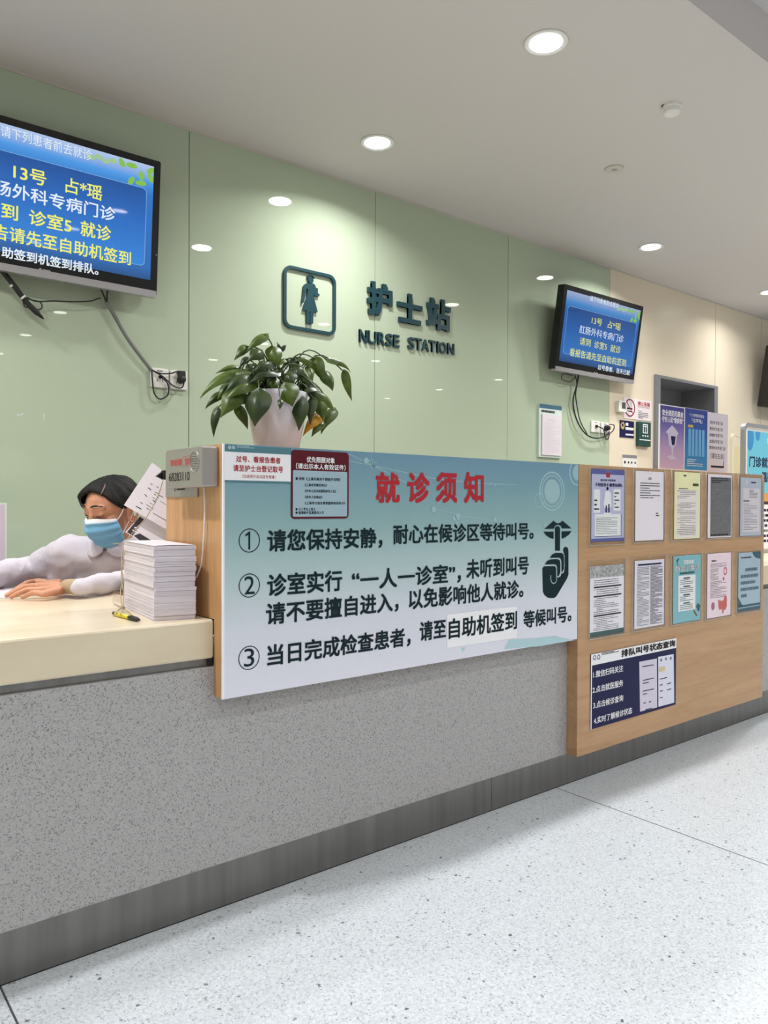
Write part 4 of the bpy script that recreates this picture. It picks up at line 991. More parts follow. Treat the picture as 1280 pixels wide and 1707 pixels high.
dashes(mb, SW, u0 + W * .4, u1 - W * .03, vt - Hh * .74, vt - Hh * .88, 1, 0.0044, th=0.7, wl=(0.06, 0.1), fill=1.0, seed=4)
mb.build('printed_text', M_pwhite, t)
t = thing('room_sign', 'dark green box sign with a white double door symbol', 'sign', (5.45, YW, 1.42))
u0, vt = SW.px(1059.5, 703); u1 = SW.px(1079.5, 706)[0]; vb = SW.px(1059.5, 743.5)[1]; W = u1 - u0; Hh = vt - vb
MB().prism(SW, rect(u0, vb, u1, vt), 0, 0.03).build('box', mat('sign_green', (28, 68, 64), rough=0.4), t, bevel=0.002)
mb = MB(); f = lambda a, b: (u0 + W * a, vb + Hh * b)
mb.frame(SW, [f(.32, .54), f(.72, .54), f(.72, .92), f(.32, .92)], [f(.37, .56), f(.67, .56), f(.67, .88), f(.37, .88)], 0.03, 0.031)
mb.poly(SW, [f(.5, .54), f(.54, .54), f(.54, .9), f(.5, .9)], 0.0305); mb.poly(SW, [f(.38, .8), f(.66, .8), f(.66, .83), f(.38, .83)], 0.0305)
for k in range(3): mb.poly(SW, [f(.28 + .2 * k, .4), f(.38 + .2 * k, .4), f(.38 + .2 * k, .46), f(.28 + .2 * k, .46)], 0.0305)
mb.poly(SW, [f(.05, .245), f(.95, .245), f(.95, .28), f(.05, .28)], 0.0305)
mb.build('white_symbol', M_pwhite, t)
t = thing('switch_notice', 'white switch plate with grey header just above the oak panel', 'switch plate', (5.3, YW, 1.2))
u0, vt = SW.px(1036, 757.5); u1 = SW.px(1060, 760)[0]; vb = SW.px(1036, 782)[1]; W = u1 - u0; Hh = vt - vb
MB().prism(SW, rect(u0, vb, u1, vt), 0.0003, 0.008).build('plate', M_white, t)
MB().poly(SW, rect(u0, vt - Hh * .22, u1, vt), 0.0084).build('header_band', M_grey, t)
mb = MB()
for a, r in ((.17, .06), (.42, .05), (.64, .05), (.88, .05)): mb.poly(SW, disc(u0 + W * a, vt - Hh * .52, W * r, 14), 0.0084)
mb.build('buttons', M_papertext, t)
# scuffs where tape was pulled off the glass
mb = MB()
for x, y, dx, dy in ((28, 690, 4, 3), (33, 692, 6, -3), (72, 690, 2, 5), (73, 696, 1, 4)): mb.poly(SW, stroke(SW.px(x, y), SW.px(x + dx, y + dy), 0.004), 0.0006)
tag(mb.build('tape_remnant', M_paper), 'scraps of old white tape on the glass wall above the nurse', 'tape', kind='stuff')

# ------------------------------------------------------------------ sheets standing on the counter top
def card(px, label, cat, y, name='poster_card'):
    Sx = Surf((0, y, 0), (1, 0, 0), (0, 0, 1))
    (xl, yt, xr) = px
    u0, vt = Sx.px(xl, yt); u1 = Sx.px(xr, yt + 6)[0]
    return Sx, u0, u1, ZT, vt, thing(name, label, cat, ((u0 + u1) / 2, y, ZT))
Yc = 1.95
Sx, u0, u1, vb, vt, t = card((1099, 673, 1140.5), 'purple poster card with a glass goblet picture on the counter top', 'poster', Yc)
W = u1 - u0; Hh = vt - vb; f = lambda a, b: (u0 + W * a, vb + Hh * b)
zz = ramp_mat('poster_purple', 2, [(0.0, (214, 190, 216)), (Hh * .35, (186, 160, 206)), (Hh * .7, (110, 104, 178)), (Hh, (66, 62, 140))], rough=0.35)
MB().prism(Sx, rect(u0, vb, u1, vt), -0.003, 0).build('card', M_pwhite, t)
MB().poly(Sx, [f(.04, .07), f(.995, .07), f(.995, .985), f(.04, .985)], 0.0006).build('print', zz, t)
text(t, Sx, '安全规范用基金', (*f(.1, .84), *f(.95, .93)), M_pwhite, bold=0.025, h=0.0012); text(t, Sx, '守好人民“看病钱”', (*f(.1, .745), *f(.95, .83)), M_pwhite, bold=0.025, h=0.0012)
mb = MB(); mb.poly(Sx, [f(*q_) for q_ in ((.25, .6), (.38, .66), (.5, .71), (.62, .67), (.76, .6), (.7, .56), (.66, .42), (.56, .38), (.54, .26), (.74, .22), (.44, .2), (.3, .25), (.5, .27), (.48, .38), (.38, .42), (.34, .57))][::-1], 0.001); mb.build('goblet_picture', mat('print_goblet', (206, 202, 226), rough=0.4), t)
mb = MB(); mb.poly(Sx, [f(.45, .55), f(.64, .55), f(.6, .42), (u0 + W * .5, vb + Hh * .42)][::-1], 0.0014); mb.build('goblet_shadow_print', M_navy, t)
mb = MB(); dashes(mb, Sx, *[f(.1, 0)[0], f(.95, 0)[0], f(0, .06)[1], f(0, .01)[1]], 2, 0.0012, th=0.5, seed=5); mb.build('footer_print', M_papertext, t)
Sx, u0, u1, vb, vt, t = card((1141, 679, 1180), 'blue poster card with pale columns, middle of three on the counter top', 'poster', Yc)
W = u1 - u0; Hh = vt - vb
zz = ramp_mat('poster_blue', 2, [(0.0, (60, 150, 206)), (Hh * .4, (44, 130, 196)), (Hh * .6, (48, 96, 172)), (Hh, (50, 62, 146))], rough=0.35)
MB().prism(Sx, rect(u0, vb, u1, vt), -0.003, 0).build('card', M_pwhite, t)
MB().poly(Sx, [f(.02, .07), f(.98, .07), f(.98, .995), f(.02, .995)], 0.0006).build('print', zz, t)
text(t, Sx, '个人使用医保基金', (*f(.2, .875), *f(.82, .925)), M_pwhite, bold=0.01, h=0.0012); text(t, Sx, '「五不可」', (*f(.3, .79), *f(.74, .85)), M_pwhite, bold=0.02, h=0.0012)
mb = MB()
for k in range(5): mb.poly(Sx, [f(.16 + .145 * k, .28), f(.265 + .145 * k, .28), f(.265 + .145 * k, .69), f(.16 + .145 * k, .69)], 0.001)
mb.build('column_picture', mat('print_sky', (108, 176, 226), rough=0.4), t)
mb = MB(); mb.poly(Sx, [f(.14, .71), f(.36, .71), f(.36, .75), f(.14, .75)], 0.001); mb.build('gold_label_print', mat('print_amber', (206, 170, 90), rough=0.5), t)
mb = MB(); dashes(mb, Sx, f(.12, 0)[0], f(.85, 0)[0], f(0, .24)[1], f(0, .12)[1], 4, 0.0012, th=0.35, seed=6); mb.build('small_print', M_pwhite, t)
mb = MB(); dashes(mb, Sx, f(.1, 0)[0], f(.95, 0)[0], f(0, .06)[1], f(0, .01)[1], 2, 0.0012, th=0.5, seed=7); mb.build('footer_print', M_papertext, t)
Sx, u0, u1, vb, vt, t = card((1180, 686.5, 1213.5), 'white direction card listing clinics beside the blue poster', 'direction card', Yc + 0.004, 'direction_card')
W = u1 - u0; Hh = vt - vb
MB().prism(Sx, rect(u0, vb, u1, vt), -0.003, 0).build('card', M_paper, t)
for k, s_ in enumerate(('消化科专家门诊', '普外科专家门诊', '肿瘤科专家门诊', '血液科专家门诊', '胃肠外科专家门诊')):
    text(t, Sx, s_, (*f(.08, .815 - .1 * k), *f(.74 if k < 4 else .88, .87 - .1 * k)), M_papertext, bold=0.01, h=0.0006)
text(t, Sx, '（请往左走）', (*f(.14, .27), *f(.82, .36)), M_papertext, bold=0.01, h=0.0006)
mb = MB(); mb.poly(Sx, [f(.16, .13), f(.8, .13), f(.8, .24), f(.77, .24), f(.77, .16), f(.16, .16)], 0.0006); mb.build('arrow_mark', M_papertext, t)

# poster stands behind the far desk
def pstand(y, xl, yt, label, colr, first):
    Sx = Surf((0, y, 0), (1, 0, 0), (0, 0, 1)); u0, vt = Sx.px(xl, yt); u1 = u0 + 0.66; v0 = ZD + 0.001 if y < 2.6 else 0.02
    t = thing('poster_stand', label, 'poster stand', (u0 + 0.33, y, v0))
    ou, inn = rrect(u0, v0, u1, vt, 0.05, 8), rrect(u0 + 0.022, v0 + 0.022, u1 - 0.022, vt - 0.022, 0.035, 8)
    MB().frame(Sx, ou, inn, -0.02, 0.004).build('frame', M_silver if first else mat('stand_ivory', (214, 204, 180), rough=0.4), t, fixn=True)
    return Sx, u0, u1, v0, vt, t
Sx, u0, u1, v0, vt, t = pstand(2.25, 1239.5, 704, 'silver rounded stand with bright blue outpatient poster at the right edge', None, True)
us0 = u0 + 0.05; f = lambda a, b: (us0 + 0.56 * a, vt - 0.05 - b)
zz = ramp_mat('poster_skyblue', 2, [(0, (110, 190, 214)), (0.3, (122, 204, 222)), (1.0, (96, 186, 214))], rough=0.3)
MB().prism(Sx, rect(us0 - 0.03, v0 + 0.02, u1 - 0.02, vt - 0.02), -0.01, 0).build('backing', M_white, t)
MB().poly(Sx, rect(us0, v0 + 0.03, u1 - 0.022, vt - 0.045), 0.0008).build('print', zz, t)
mb = MB()
for x, y, r, sy in ((1250, 730, 0.045, 1.7), (1263, 722, 0.03, 1.6)):
    c = Sx.px(x, y); mb.poly(Sx, [(max(c[0] + r * math.cos(a), us0), min(c[1] + r * sy * math.sin(a), vt - 0.046)) for a in [2 * PI * i / 24 for i in range(24)]], 0.0012)
mb.build('petal_print', mat('print_petal', (64, 142, 196), rough=0.4), t)
c = Sx.px(1281, 735); MB().frame(Sx, disc(c[0], c[1], 0.02, 24), disc(c[0], c[1], 0.015, 24), 0.0008, 0.0014).build('emblem', M_pwhite, t)
a_ = Sx.px(1248.5, 769); b_ = Sx.px(1279.5, 769); hgt = abs(Sx.px(1248, 760)[1] - Sx.px(1248, 778)[1])
text(t, Sx, '门诊就诊', (a_[0], a_[1] - hgt / 2, a_[0] + (b_[0] - a_[0]) * 1.33, a_[1] + hgt / 2), M_navy, bold=0.02, h=0.0014)
a_ = Sx.px(1269, 795)
text(t, Sx, '温馨提示', (a_[0], a_[1] - hgt / 2, a_[0] + 0.3, a_[1] + hgt / 2), M_navy, bold=0.02, h=0.0014)
va, vb_, vc = Sx.px(1277, 822)[1], Sx.px(1277, 836)[1], Sx.px(1277, 841)[1]
MB().poly(Sx, rect(us0, vb_, u1 - 0.022, va), 0.0012).build('orange_band', mat('print_orange', (222, 160, 96), rough=0.4), t)
MB().poly(Sx, rect(us0, vc, u1 - 0.022, vb_), 0.0012).build('dark_band', mat('print_darkbrown', (60, 36, 40), rough=0.4), t)
MB().poly(Sx, rect(us0, v0 + 0.03, u1 - 0.022, vc), 0.0012).build('white_field', M_pwhite, t)
mb = MB(); dashes(mb, Sx, us0 + 0.02, u1 - 0.04, vc - 0.02, v0 + 0.06, 7, 0.0016, th=0.5); mb.build('printed_text', M_navy, t)
Sx, u0, u1, v0, vt, t = pstand(3.0, 1220, 722, 'ivory rounded stand behind the blue poster stand', None, False)
MB().prism(Sx, rect(u0 + 0.02, v0 + 0.02, u1 - 0.02, vt - 0.1), -0.01, 0).build('backing', mat('stand_sand', (206, 194, 156), rough=0.4), t)

# ------------------------------------------------------------------ intercom on the cabinet side
SI = Surf((XS, 0, 0), (0, -1, 0), (0, 0, 1), (-1, 0, 0))
ic = thing('intercom', 'brushed steel alarm intercom box on the cabinet side', 'intercom', (XS, 2.0, 1.05))
a0, b0 = SI.px(278, 750.5), SI.px(352, 742); zb1 = SI.px(278, 829)[1]
u_l, u_r = SI.px(278, 790)[0], SI.px(352.5, 790)[0]
vt = ZT - 0.004; vb = SI.px(350, 812)[1]
h_ = 0.034
MB().prism(SI, rect(u_l + 0.002, zb1, u_r - 0.075, vt), 0.0005, 0.004).build('back_plate', M_steel2, ic)
h2 = 0.045
# the box face is nearer the viewer than the plate
SI2 = Surf((XS - h2, 0, 0), (0, -1, 0), (0, 0, 1), (-1, 0, 0))
fl, frr = SI2.px(278, 790)[0], SI2.px(337, 790)[0]; ft, fb = SI2.px(335, 742.5)[1], SI2.px(337, 812)[1]
MB().prism(SI2, rrect(fl, fb, frr, ft, 0.006), -h2 + 0.0005, 0).build('box', M_steel2, ic, bevel=0.003)
c = SI2.px(324, 769); k = abs(SI2.px(324, 768)[1] - c[1])
MB().frame(SI2, disc(c[0], c[1], 18 * k, 36), disc(c[0], c[1], 17 * k, 36), 0, 0.002).build('speaker_ring', M_silver, ic)
mb = MB()
for i in range(-3, 4):
    for j in range(-3, 4):
        if i * i + j * j < 11: mb.poly(SI2, disc(c[0] + i * 4 * k, c[1] + j * 4 * k, 0.9 * k, 8), 0.0006)
mb.build('speaker_holes', M_papertext, ic)
text_px(ic, SI2, '快捷报', (284, 772), (303, 770), 11, mat('ink_faded_red', (190, 84, 84), rough=0.5), bold=0.012, h=0.0008)
text_px(ic, SI2, '警', (308, 769.5), (316, 769), 11, MATS['ink_faded_red'], bold=0.012, h=0.0008)
q_ = [SI2.px(*z) for z in ((305, 777), (305, 762), (318, 759), (318, 776))]
mb = MB()
for a, b in zip(q_, q_[1:] + q_[:1]): mb.poly(SI2, stroke(a, b, 0.0012), 0.0007)
mb.build('seal_outline', MATS['ink_faded_red'], ic)
text_px(ic, SI2, '68283110', (282, 796), (316, 793), 14, M_lash, bold=0.0, h=0.0008)
mb = MB(); mb.poly(SI, stroke(SI.px(297, 816), SI.px(311, 815), 0.004), 0.0046); mb.poly(SI, stroke(SI.px(294, 813), SI.px(294, 819), 0.004), 0.0046); mb.build('printed_text', M_papertext, ic)
MB().tube(catmull([SI.w(*SI.px(346, 812), 0.01), SI.w(*SI.px(346, 850), 0.008), SI.w(*SI.px(344, 900), 0.008), SI.w(*SI.px(340, 940), 0.008), SI.w(*SI.px(333, 963), 0.01)]), 0.0022).build('cord', M_white, ic, smooth=True)

# ------------------------------------------------------------------ plant
py0 = 1.93
pc = at(461.5, 745, 1, py0)
pl = thing('potted_pothos', 'green pothos in a white pot on top of the counter', 'potted plant', (pc.x, py0, ZT))
prof = [(0.05, 0), (0.062, 0.001), (0.064, 0.006), (0.078, 0.08), (0.087, 0.155), (0.09, 0.17), (0.086, 0.172), (0.08, 0.16), (0.078, 0.145)]
MB().lathe((pc.x, py0, ZT), prof, 48).build('pot', M_pot, pl, smooth=True)
MB().lathe((pc.x, py0, ZT), [(0.079, 0.13), (0.079, 0.142), (0.04, 0.15), (0.002, 0.152)], 32).build('soil', M_soil, pl, smooth=True)
leaves = [ # base x,y -> tip x,y in crop pixels, width, depth offsets of base and tip, colour
 (525, 80, 385, 200, 66, 0, 0, 0), (382, 160, 303, 255, 52, 0.01, 0, 0), (490, 190, 400, 262, 84, -.02, -.03, 1), (575, 165, 610, 300, 100, -.01, -.03, 0),
 (628, 188, 605, 128, 28, 0, 0, 1), (632, 188, 672, 145, 32, 0, 0, 1), (560, 275, 445, 330, 78, -.03, -.05, 1), (395, 240, 340, 305, 44, 0.02, 0.02, 1),
 (335, 310, 170, 345, 44, .03, .03, 0), (345, 340, 55, 510, 86, 0, -.01, 0), (410, 365, 240, 470, 112, -.03, -.05, 1), (430, 420, 250, 520, 100, -.04, -.06, 0),
 (215, 490, 93, 597, 52, .03, .03, 1), (330, 470, 203, 660, 120, -.03, -.05, 0), (178, 605, 150, 805, 52, .02, .02, 1), (475, 480, 445, 725, 150, -.08, -.1, 1),
 (330, 590, 400, 748, 72, .03, .02, 0), (665, 430, 715, 585, 140, -.08, -.105, 0), (630, 540, 625, 605, 34, -.1, -.11, 1), (610, 350, 410, 405, 66, -.05, -.06, 1),
 (740, 250, 690, 350, 64, .01, 0, 1), (858, 275, 748, 252, 76, 0, 0, 0), (878, 248, 935, 412, 84, .0, -.01, 0), (958, 252, 1138, 340, 64, .02, .02, 0),
 (1085, 345, 1135, 548, 58, .02, .01, 0), (948, 345, 1005, 476, 92, -.01, -.02, 0), (765, 300, 735, 390, 64, -.03, -.04, 1), (795, 340, 848, 445, 80, -.02, -.04, 0),
 (690, 345, 700, 440, 88, -.04, -.06, 1), (880, 485, 1020, 615, 120, -.04, -.05, 0), (1005, 610, 915, 775, 84, -.01, -.02, 0), (770, 525, 762, 757, 104, -.08, -.1, 1),
 (860, 530, 838, 715, 66, -.07, -.09, 1), (915, 640, 788, 790, 78, -.03, -.04, 2), (925, 700, 850, 797, 60, -.04, -.05, 0), (905, 540, 935, 685, 92, -.05, -.06, 0),
 (875, 450, 780, 510, 70, -.05, -.07, 1), (375, 505, 300, 585, 76, -.03, -.03, 0), (590, 385, 580, 485, 70, -.05, -.07, 0), (520, 352, 440, 378, 36, -.04, -.05, 0),
 (650, 250, 610, 300, 50, -.02, -.03, 0), (560, 210, 590, 330, 70, .02, 0, 0), (460, 300, 520, 400, 80, 0, -.02, 1), (640, 320, 650, 420, 80, 0, -.02, 0), (820, 430, 880, 520, 90, -.03, -.05, 1),
 (500, 430, 560, 500, 80, 0, 0, 0), (720, 440, 780, 520, 90, 0, -.02, 1), (420, 330, 350, 420, 80, .03, .02, 0), (680, 250, 660, 300, 40, 0, 0, 1), (290, 420, 180, 530, 80, 0.01, 0, 0)]
_r = random.Random(21)
for _k in range(20):
    _x, _y = _r.uniform(400, 860), _r.uniform(240, 500); _o = (_x - 620) / 240
    leaves.append((_x, _y, _x + _o * 70 + _r.uniform(-45, 45), _y + _r.uniform(55, 105), _r.uniform(48, 84), _r.uniform(-.03, .05), _r.uniform(-.05, .04), _r.choice((0, 0, 1))))
cp = lambda a, b, y: at(320 + a / 4.267, 540 + b / 4.267, 1, y)
MBs = [MB(), MB(), MB()]; st = MB(); rr = random.Random(5)
KS = 0.00041
for bx, by, tx, ty, w, d0, d1, ci in leaves:
    Bp, Tp = cp(bx, by, py0 + d0), cp(tx, ty, py0 + d1)
    ax = Tp - Bp; Ln = ax.length; ax.normalize()
    toC = (CAM - Bp).normalized()
    N_ = toC * 0.8 + V((0, 0, 1)) * 0.55 + V((rr.uniform(-.35, .35), rr.uniform(-.2, .2), rr.uniform(-.1, .2)))
    N_ = (N_ - ax * N_.dot(ax)).normalized(); sd = ax.cross(N_)
    hw = w * KS * 0.56; nu, nv = 11, 4; vs = []; bul = Ln * 0.17
    for i in range(nu + 1):
        s_ = i / nu
        wd = hw * (max(0.0, math.sin(PI * s_ ** 0.58)) ** 0.85) * (1 - 0.42 * s_ ** 2) * 1.12 + 0.0004
        mid = Bp + ax * (Ln * (s_ - (0.0))) + N_ * (bul * (4 * s_ * (1 - s_)) - bul * 0.4 * s_ * s_)
        for j in range(-nv, nv + 1):
            c_ = j / nv
            back = -0.12 * Ln * (1 - s_) ** 3 * (abs(c_) ** 1.2) * (1 if s_ < .4 else 0)
            wav = 0.05 * hw * math.sin(7 * s_ + 3 * c_ + bx)
            vs.append(mid + sd * (wd * c_) + ax * back - N_ * (wd * 0.6 * abs(c_) ** 1.35 - wav * abs(c_)))
    n_ = 2 * nv + 1; fs = []
    for i in range(nu):
        for j in range(n_ - 1): fs.append([i * n_ + j, i * n_ + j + 1, (i + 1) * n_ + j + 1, (i + 1) * n_ + j])
    MBs[ci].add(vs, fs)
    root = V((pc.x + rr.uniform(-.05, .05) + (Bp.x - pc.x) * 0.12, py0 + rr.uniform(-.05, .04), ZT + 0.145))
    mid = root.lerp(Bp, 0.55) + V((0, 0, 0.03 + 0.25 * abs(Bp.x - pc.x)))
    st.tube(catmull([root, mid, Bp, Bp + ax * Ln * 0.1], 5), 0.0021, 6)
MBs[0].build('foliage', M_leaf, pl, smooth=True); MBs[1].build('foliage', M_leafd, pl, smooth=True)
o = MBs[2].build('yellowed_leaves', M_leafy, pl, smooth=True); o['label'] = 'yellowed leaves'
st.build('stems', M_stem, pl, smooth=True)

# ------------------------------------------------------------------ paper stack and what leans by it
FLc, FRc, BLc = V((0.745, 1.853, 0)), V((0.847, 1.832, 0)), V((0.778, 2.153, 0))
ud, vd = (FRc - FLc), (BLc - FLc)
zt_stack = ZD + 0.192
def bundle(z0, z1, i, label):
    t = thing('paper_bundle', label, 'paper bundle', (FLc.x, FLc.y, z0), group='bundles of white forms in the tall stack')
    rr = random.Random(40 + i); mb = MB(); n = max(3, int((z1 - z0) / 0.0009)); dz = (z1 - z0) / n
    bx, by = rr.uniform(-.0016, .0016), rr.uniform(-.004, .004)
    for k in range(n):
        jx, jy = bx + rr.uniform(-.0006, .0006), by + rr.uniform(-.0008, .0008); th = 0.985
        c = [FLc + ud * 0 + V((jx, jy, 0)), FLc + ud + V((jx, jy, 0)), FLc + ud + vd + V((jx, jy, 0)), FLc + vd + V((jx, jy, 0))]
        a, b = z0 + dz * k, z0 + dz * (k + th)
        mb.add([(q_.x, q_.y, a) for q_ in c] + [(q_.x, q_.y, b) for q_ in c], [(0, 3, 2, 1), (4, 5, 6, 7), (0, 1, 5, 4), (1, 2, 6, 5), (2, 3, 7, 6), (3, 0, 4, 7)])
    mb.build('sheets', M_paper, t)
cuts = [0, 0.012, 0.074, 0.083, 0.098, 0.112, 0.123, 0.136, 0.149, 0.162, 0.178, 0.189]
words = ['lowest thin bundle of forms at the bottom of the tall stack', 'thickest bundle of forms in the lower half of the tall stack'] + \
        [w_ + ' bundle of forms above the thickest one in the tall stack' for w_ in ('first thin', 'second', 'third', 'fourth', 'fifth', 'sixth', 'seventh', 'eighth')] + ['topmost bundle of forms on the tall stack']
for i, (a, b) in enumerate(zip(cuts[:-1], cuts[1:])): bundle(ZD + a + (0.0003 if i else 0.0002), ZD + b - 0.0004, i, words[i])
t = thing('loose_sheet', 'single curled white sheet lying on top of the tall paper stack', 'sheet', (FLc.x, FLc.y, ZD + 0.189))
mb = MB(); vs = []; nx, ny = 8, 10
for i in range(nx + 1):
    for j in range(ny + 1):
        p = FLc + ud * (i / nx * 1.02 - 0.02) + vd * (j / ny)
        vs.append((p.x, p.y, ZD + 0.1896 + 0.001 * math.sin(PI * i / nx) * (1 - j / ny)))
mb.add(vs, [[i * (ny + 1) + j, (i + 1) * (ny + 1) + j, (i + 1) * (ny + 1) + j + 1, i * (ny + 1) + j + 1] for i in range(nx) for j in range(ny)])
mb.build('paper', M_paper, t, smooth=True)
# tilted printed sheets behind the stack, held by a black clip
def tilted(name, label, cat, quad, yd, colr=M_paper):
    """quad of photo pixels on a plane that faces the desk and leans back"""
    nrm = V((-0.45, -0.85, 0.25)).normalized()
    o = at(245, 840, 1, yd); ux = V((0.85, -0.45, 0)).normalized(); uz = nrm.cross(ux).normalized()
    if uz.z < 0: uz = -uz
    Sx = Surf(o, ux, uz, nrm)
    t = thing(name, label, cat, o)
    pts = [Sx.px(*q_) for q_ in quad]
    MB().prism(Sx, pts, -0.0006, 0).build('sheet', colr, t, fixn=True)
    return t, Sx
qd = [(206, 842), (252, 770), (300, 806), (300, 903), (280, 888)]
t, Sx = tilted('printed_form', 'tilted white printed form sticking up behind the paper stack', 'form', [(206.5, 842), (278, 883), (330, 830), (300, 806), (253.5, 771)], 2.28)
mb = MB()
def sl(x0, y0, x1, y1, w): mb.poly(Sx, stroke(Sx.px(x0, y0), Sx.px(x1, y1), w), 0.0006)
for x0, y0, x1, y1, w in ((227, 844, 236, 849, .0024), (234, 837, 238, 840, .0018), (241, 824, 245, 828, .002), (247, 813, 252, 817, .0022), (251, 806, 252, 808, .0018), (261, 811, 264, 813, .0018), (253, 806.5, 254, 808, .0018),
                          (244, 841, 256, 849, .0014), (244, 847, 250, 850, .0016), (255, 834, 260, 838, .0024), (254, 829, 262, 834, .0012), (257, 823, 259, 826, .002), (262, 828, 264, 830, .002), (267, 835, 277, 842, .0012), (255, 855, 277, 868, .0014), (258, 820, 264, 823, .0014), (250, 838, 254, 841, .0012), (264, 825, 272, 829, .0014)): sl(x0, y0, x1, y1, w)
mb.build('printed_text', M_papertext, t)
t, Sx = tilted('printed_card', 'white card with black printed bands under the tilted form', 'card', [(208.5, 887), (236, 858), (262, 860), (320, 880), (300, 915), (240, 907)], 2.31)
mb = MB(); mb.poly(Sx, [Sx.px(*q_) for q_ in ((211.5, 887), (221, 893), (240, 866), (233, 861))], 0.0006); mb.poly(Sx, [Sx.px(*q_) for q_ in ((223, 893), (240, 907), (262, 907), (233, 889))], 0.0006)
mb.build('black_band', mat('print_blackbrown', (44, 38, 42), rough=0.6), t, fixn=True)
mb = MB()
for x, y in ((222, 884), (225, 886), (227, 880), (231, 877), (225, 880), (229, 883)): c = Sx.px(x, y); mb.poly(Sx, disc(c[0], c[1], 0.0022, 10), 0.0012)
mb.build('white_symbols', M_pwhite, t)
p = at(277, 792, 1, 2.2)
tag(MB().box(p.x - 0.012, p.x + 0.012, p.y - 0.012, p.y + 0.012, p.z - 0.014, p.z + 0.014).add([(p.x - .012, p.y, p.z + .01), (p.x - .03, p.y, p.z - .004), (p.x - .012, p.y, p.z - .012), (p.x - .012, p.y + .012, p.z + .01), (p.x - .03, p.y + .012, p.z - .004), (p.x - .012, p.y + .012, p.z - .012)], [(0, 1, 2), (3, 5, 4), (0, 3, 4, 1), (1, 4, 5, 2), (2, 5, 3, 0)]).build('binder_clip', M_blackmat, bevel=0.002), 'black clip at the back edge of the cabinet side', 'clip')
# twine with a pen
t = thing('pen', 'yellow ballpoint pen with black grip tied to twine on the desk', 'pen', at(208, 1028, 2, ZD))
a, b, c, d = [at(x, y, 2, ZD + 0.006) for x, y in ((189.5, 1022), (193, 1023.5), (215.5, 1029.5), (233, 1033.5))]
MB().tube([a, b], [0.0045, 0.0055], 12).build('end_cap', M_blackmat, t, smooth=True)
MB().tube([b, c], 0.0058, 12).build('barrel', M_yellow, t, smooth=True)
MB().tube([c, c.lerp(d, .25), c.lerp(d, .7), d], [0.0058, 0.0068, 0.006, 0.002], 12).build('grip', M_blackmat, t, smooth=True)
t = thing('pen_twine', 'loose tan twine running from the tilted form down to the pen', 'twine', at(204, 1010, 2, ZD))
dk = lambda x, y, yy: at(x, y, 1, yy)
mb = MB()
mb.tube(catmull([dk(272, 800, 2.16), dk(262, 830, 2.18), dk(244, 862, 2.2), dk(217, 893, 2.19), dk(204, 912, 2.17), dk(203, 945, 2.12), dk(205, 968, 2.1), dk(201, 985, 2.08), dk(203, 1012, 2.03)]), 0.0014)
mb.tube(catmull([dk(211, 905, 2.16), dk(206, 930, 2.12), dk(202, 960, 2.1), dk(206, 990, 2.06), dk(205, 1012, 2.03)]), 0.0013)
mb.tube(catmull([dk(188, 907, 2.16), dk(200, 906, 2.16), dk(209, 905.5, 2.15), dk(213, 906, 2.14)]), 0.0014)
q_ = at(205, 1013, 2, ZD + 0.012)
mb.tube(catmull([q_, at(197, 1017, 2, ZD + .006), at(194, 1022, 2, ZD + .011)]), 0.0016); mb.tube(catmull([q_, at(203, 1020, 2, ZD + .006), at(201, 1024, 2, ZD + .012)]), 0.0016)
mb.tube(catmull([q_, at(214, 1020, 2, ZD + .003), at(226, 1030, 2, ZD + .003)]), 0.0012); mb.tube(catmull([q_, at(198, 1010, 2, ZD + .003), at(190, 1006, 2, ZD + .003)]), 0.0016)
mb.lathe(q_, [(0.002, -0.005), (0.006, 0), (0.002, 0.005)], 10)
mb.build('strand', M_twine, t, smooth=True)
tag(MB().add([dk(189, 984, 2.1), dk(205, 988, 2.1), dk(208, 1010, 2.09), dk(191, 1002, 2.09), dk(186, 1006, 2.16)], [(0, 3, 2, 1), (0, 4, 3)]).build('tape_wrap', M_tape), 'crumpled clear plastic wrapped on the twine beside the stack', 'plastic wrap', kind='stuff')

# white board edge at the far left
t = thing('white_board', 'white panel with pale frame cut by the left picture edge', 'board', at(0, 930, 1, 2.9))
Sx = Surf((0, 3.25, 0), (1, 0, 0), (0, 0, 1)); u1, vt = Sx.px(11.5, 838)
MB().prism(Sx, rect(u1 - 0.5, 0.002, u1, vt), -0.03, 0).build('frame', mat('frame_mint', (214, 222, 208), rough=0.4), t)
MB().poly(Sx, rect(u1 - 0.49, ZD, u1 - 0.008, vt - 0.008), 0.001).build('face', mat('board_lilac', (206, 194, 204), rough=0.5), t)
# flat white sheet under the nurse's hand
a, b, c, d = [at(x, y, 2, ZD + 0.0006) for x, y in ((-40, 998), (8, 996.5), (34, 982), (-30, 978))]
tag(MB().add([a, b, c, d], [(0, 1, 2, 3)]).build('desk_paper', M_paper), 'white sheet of paper lying under the nurse fingertips', 'sheet')

# ------------------------------------------------------------------ the nurse
nurse = thing('person', 'seated person in white uniform and blue mask leaning on the desk', 'person', (0.95, 2.95, 0))
hf = V((-0.93, -0.36, 0)).normalized()
pit = math.radians(22)
hl = V((-hf.y, hf.x, 0)); hl = -hl if hl.y > 0 else hl          # her left, towards the counter front
up0 = V((0, 0, 1))
f3 = (hf * math.cos(pit) - up0 * math.sin(pit)); u3 = (up0 * math.cos(pit) + hf * math.sin(pit))
tl = math.radians(-4)
l3 = (hl * math.cos(tl) + u3 * math.sin(tl)); u3 = (u3 * math.cos(tl) - hl * math.sin(tl))
ear = at(212, 853, 1, 2.58)
HC = ear - l3 * 0.072 + u3 * 0.012
def hp(f, l, u): return HC + f3 * f + l3 * l + u3 * u
AX = (f3, l3, u3)
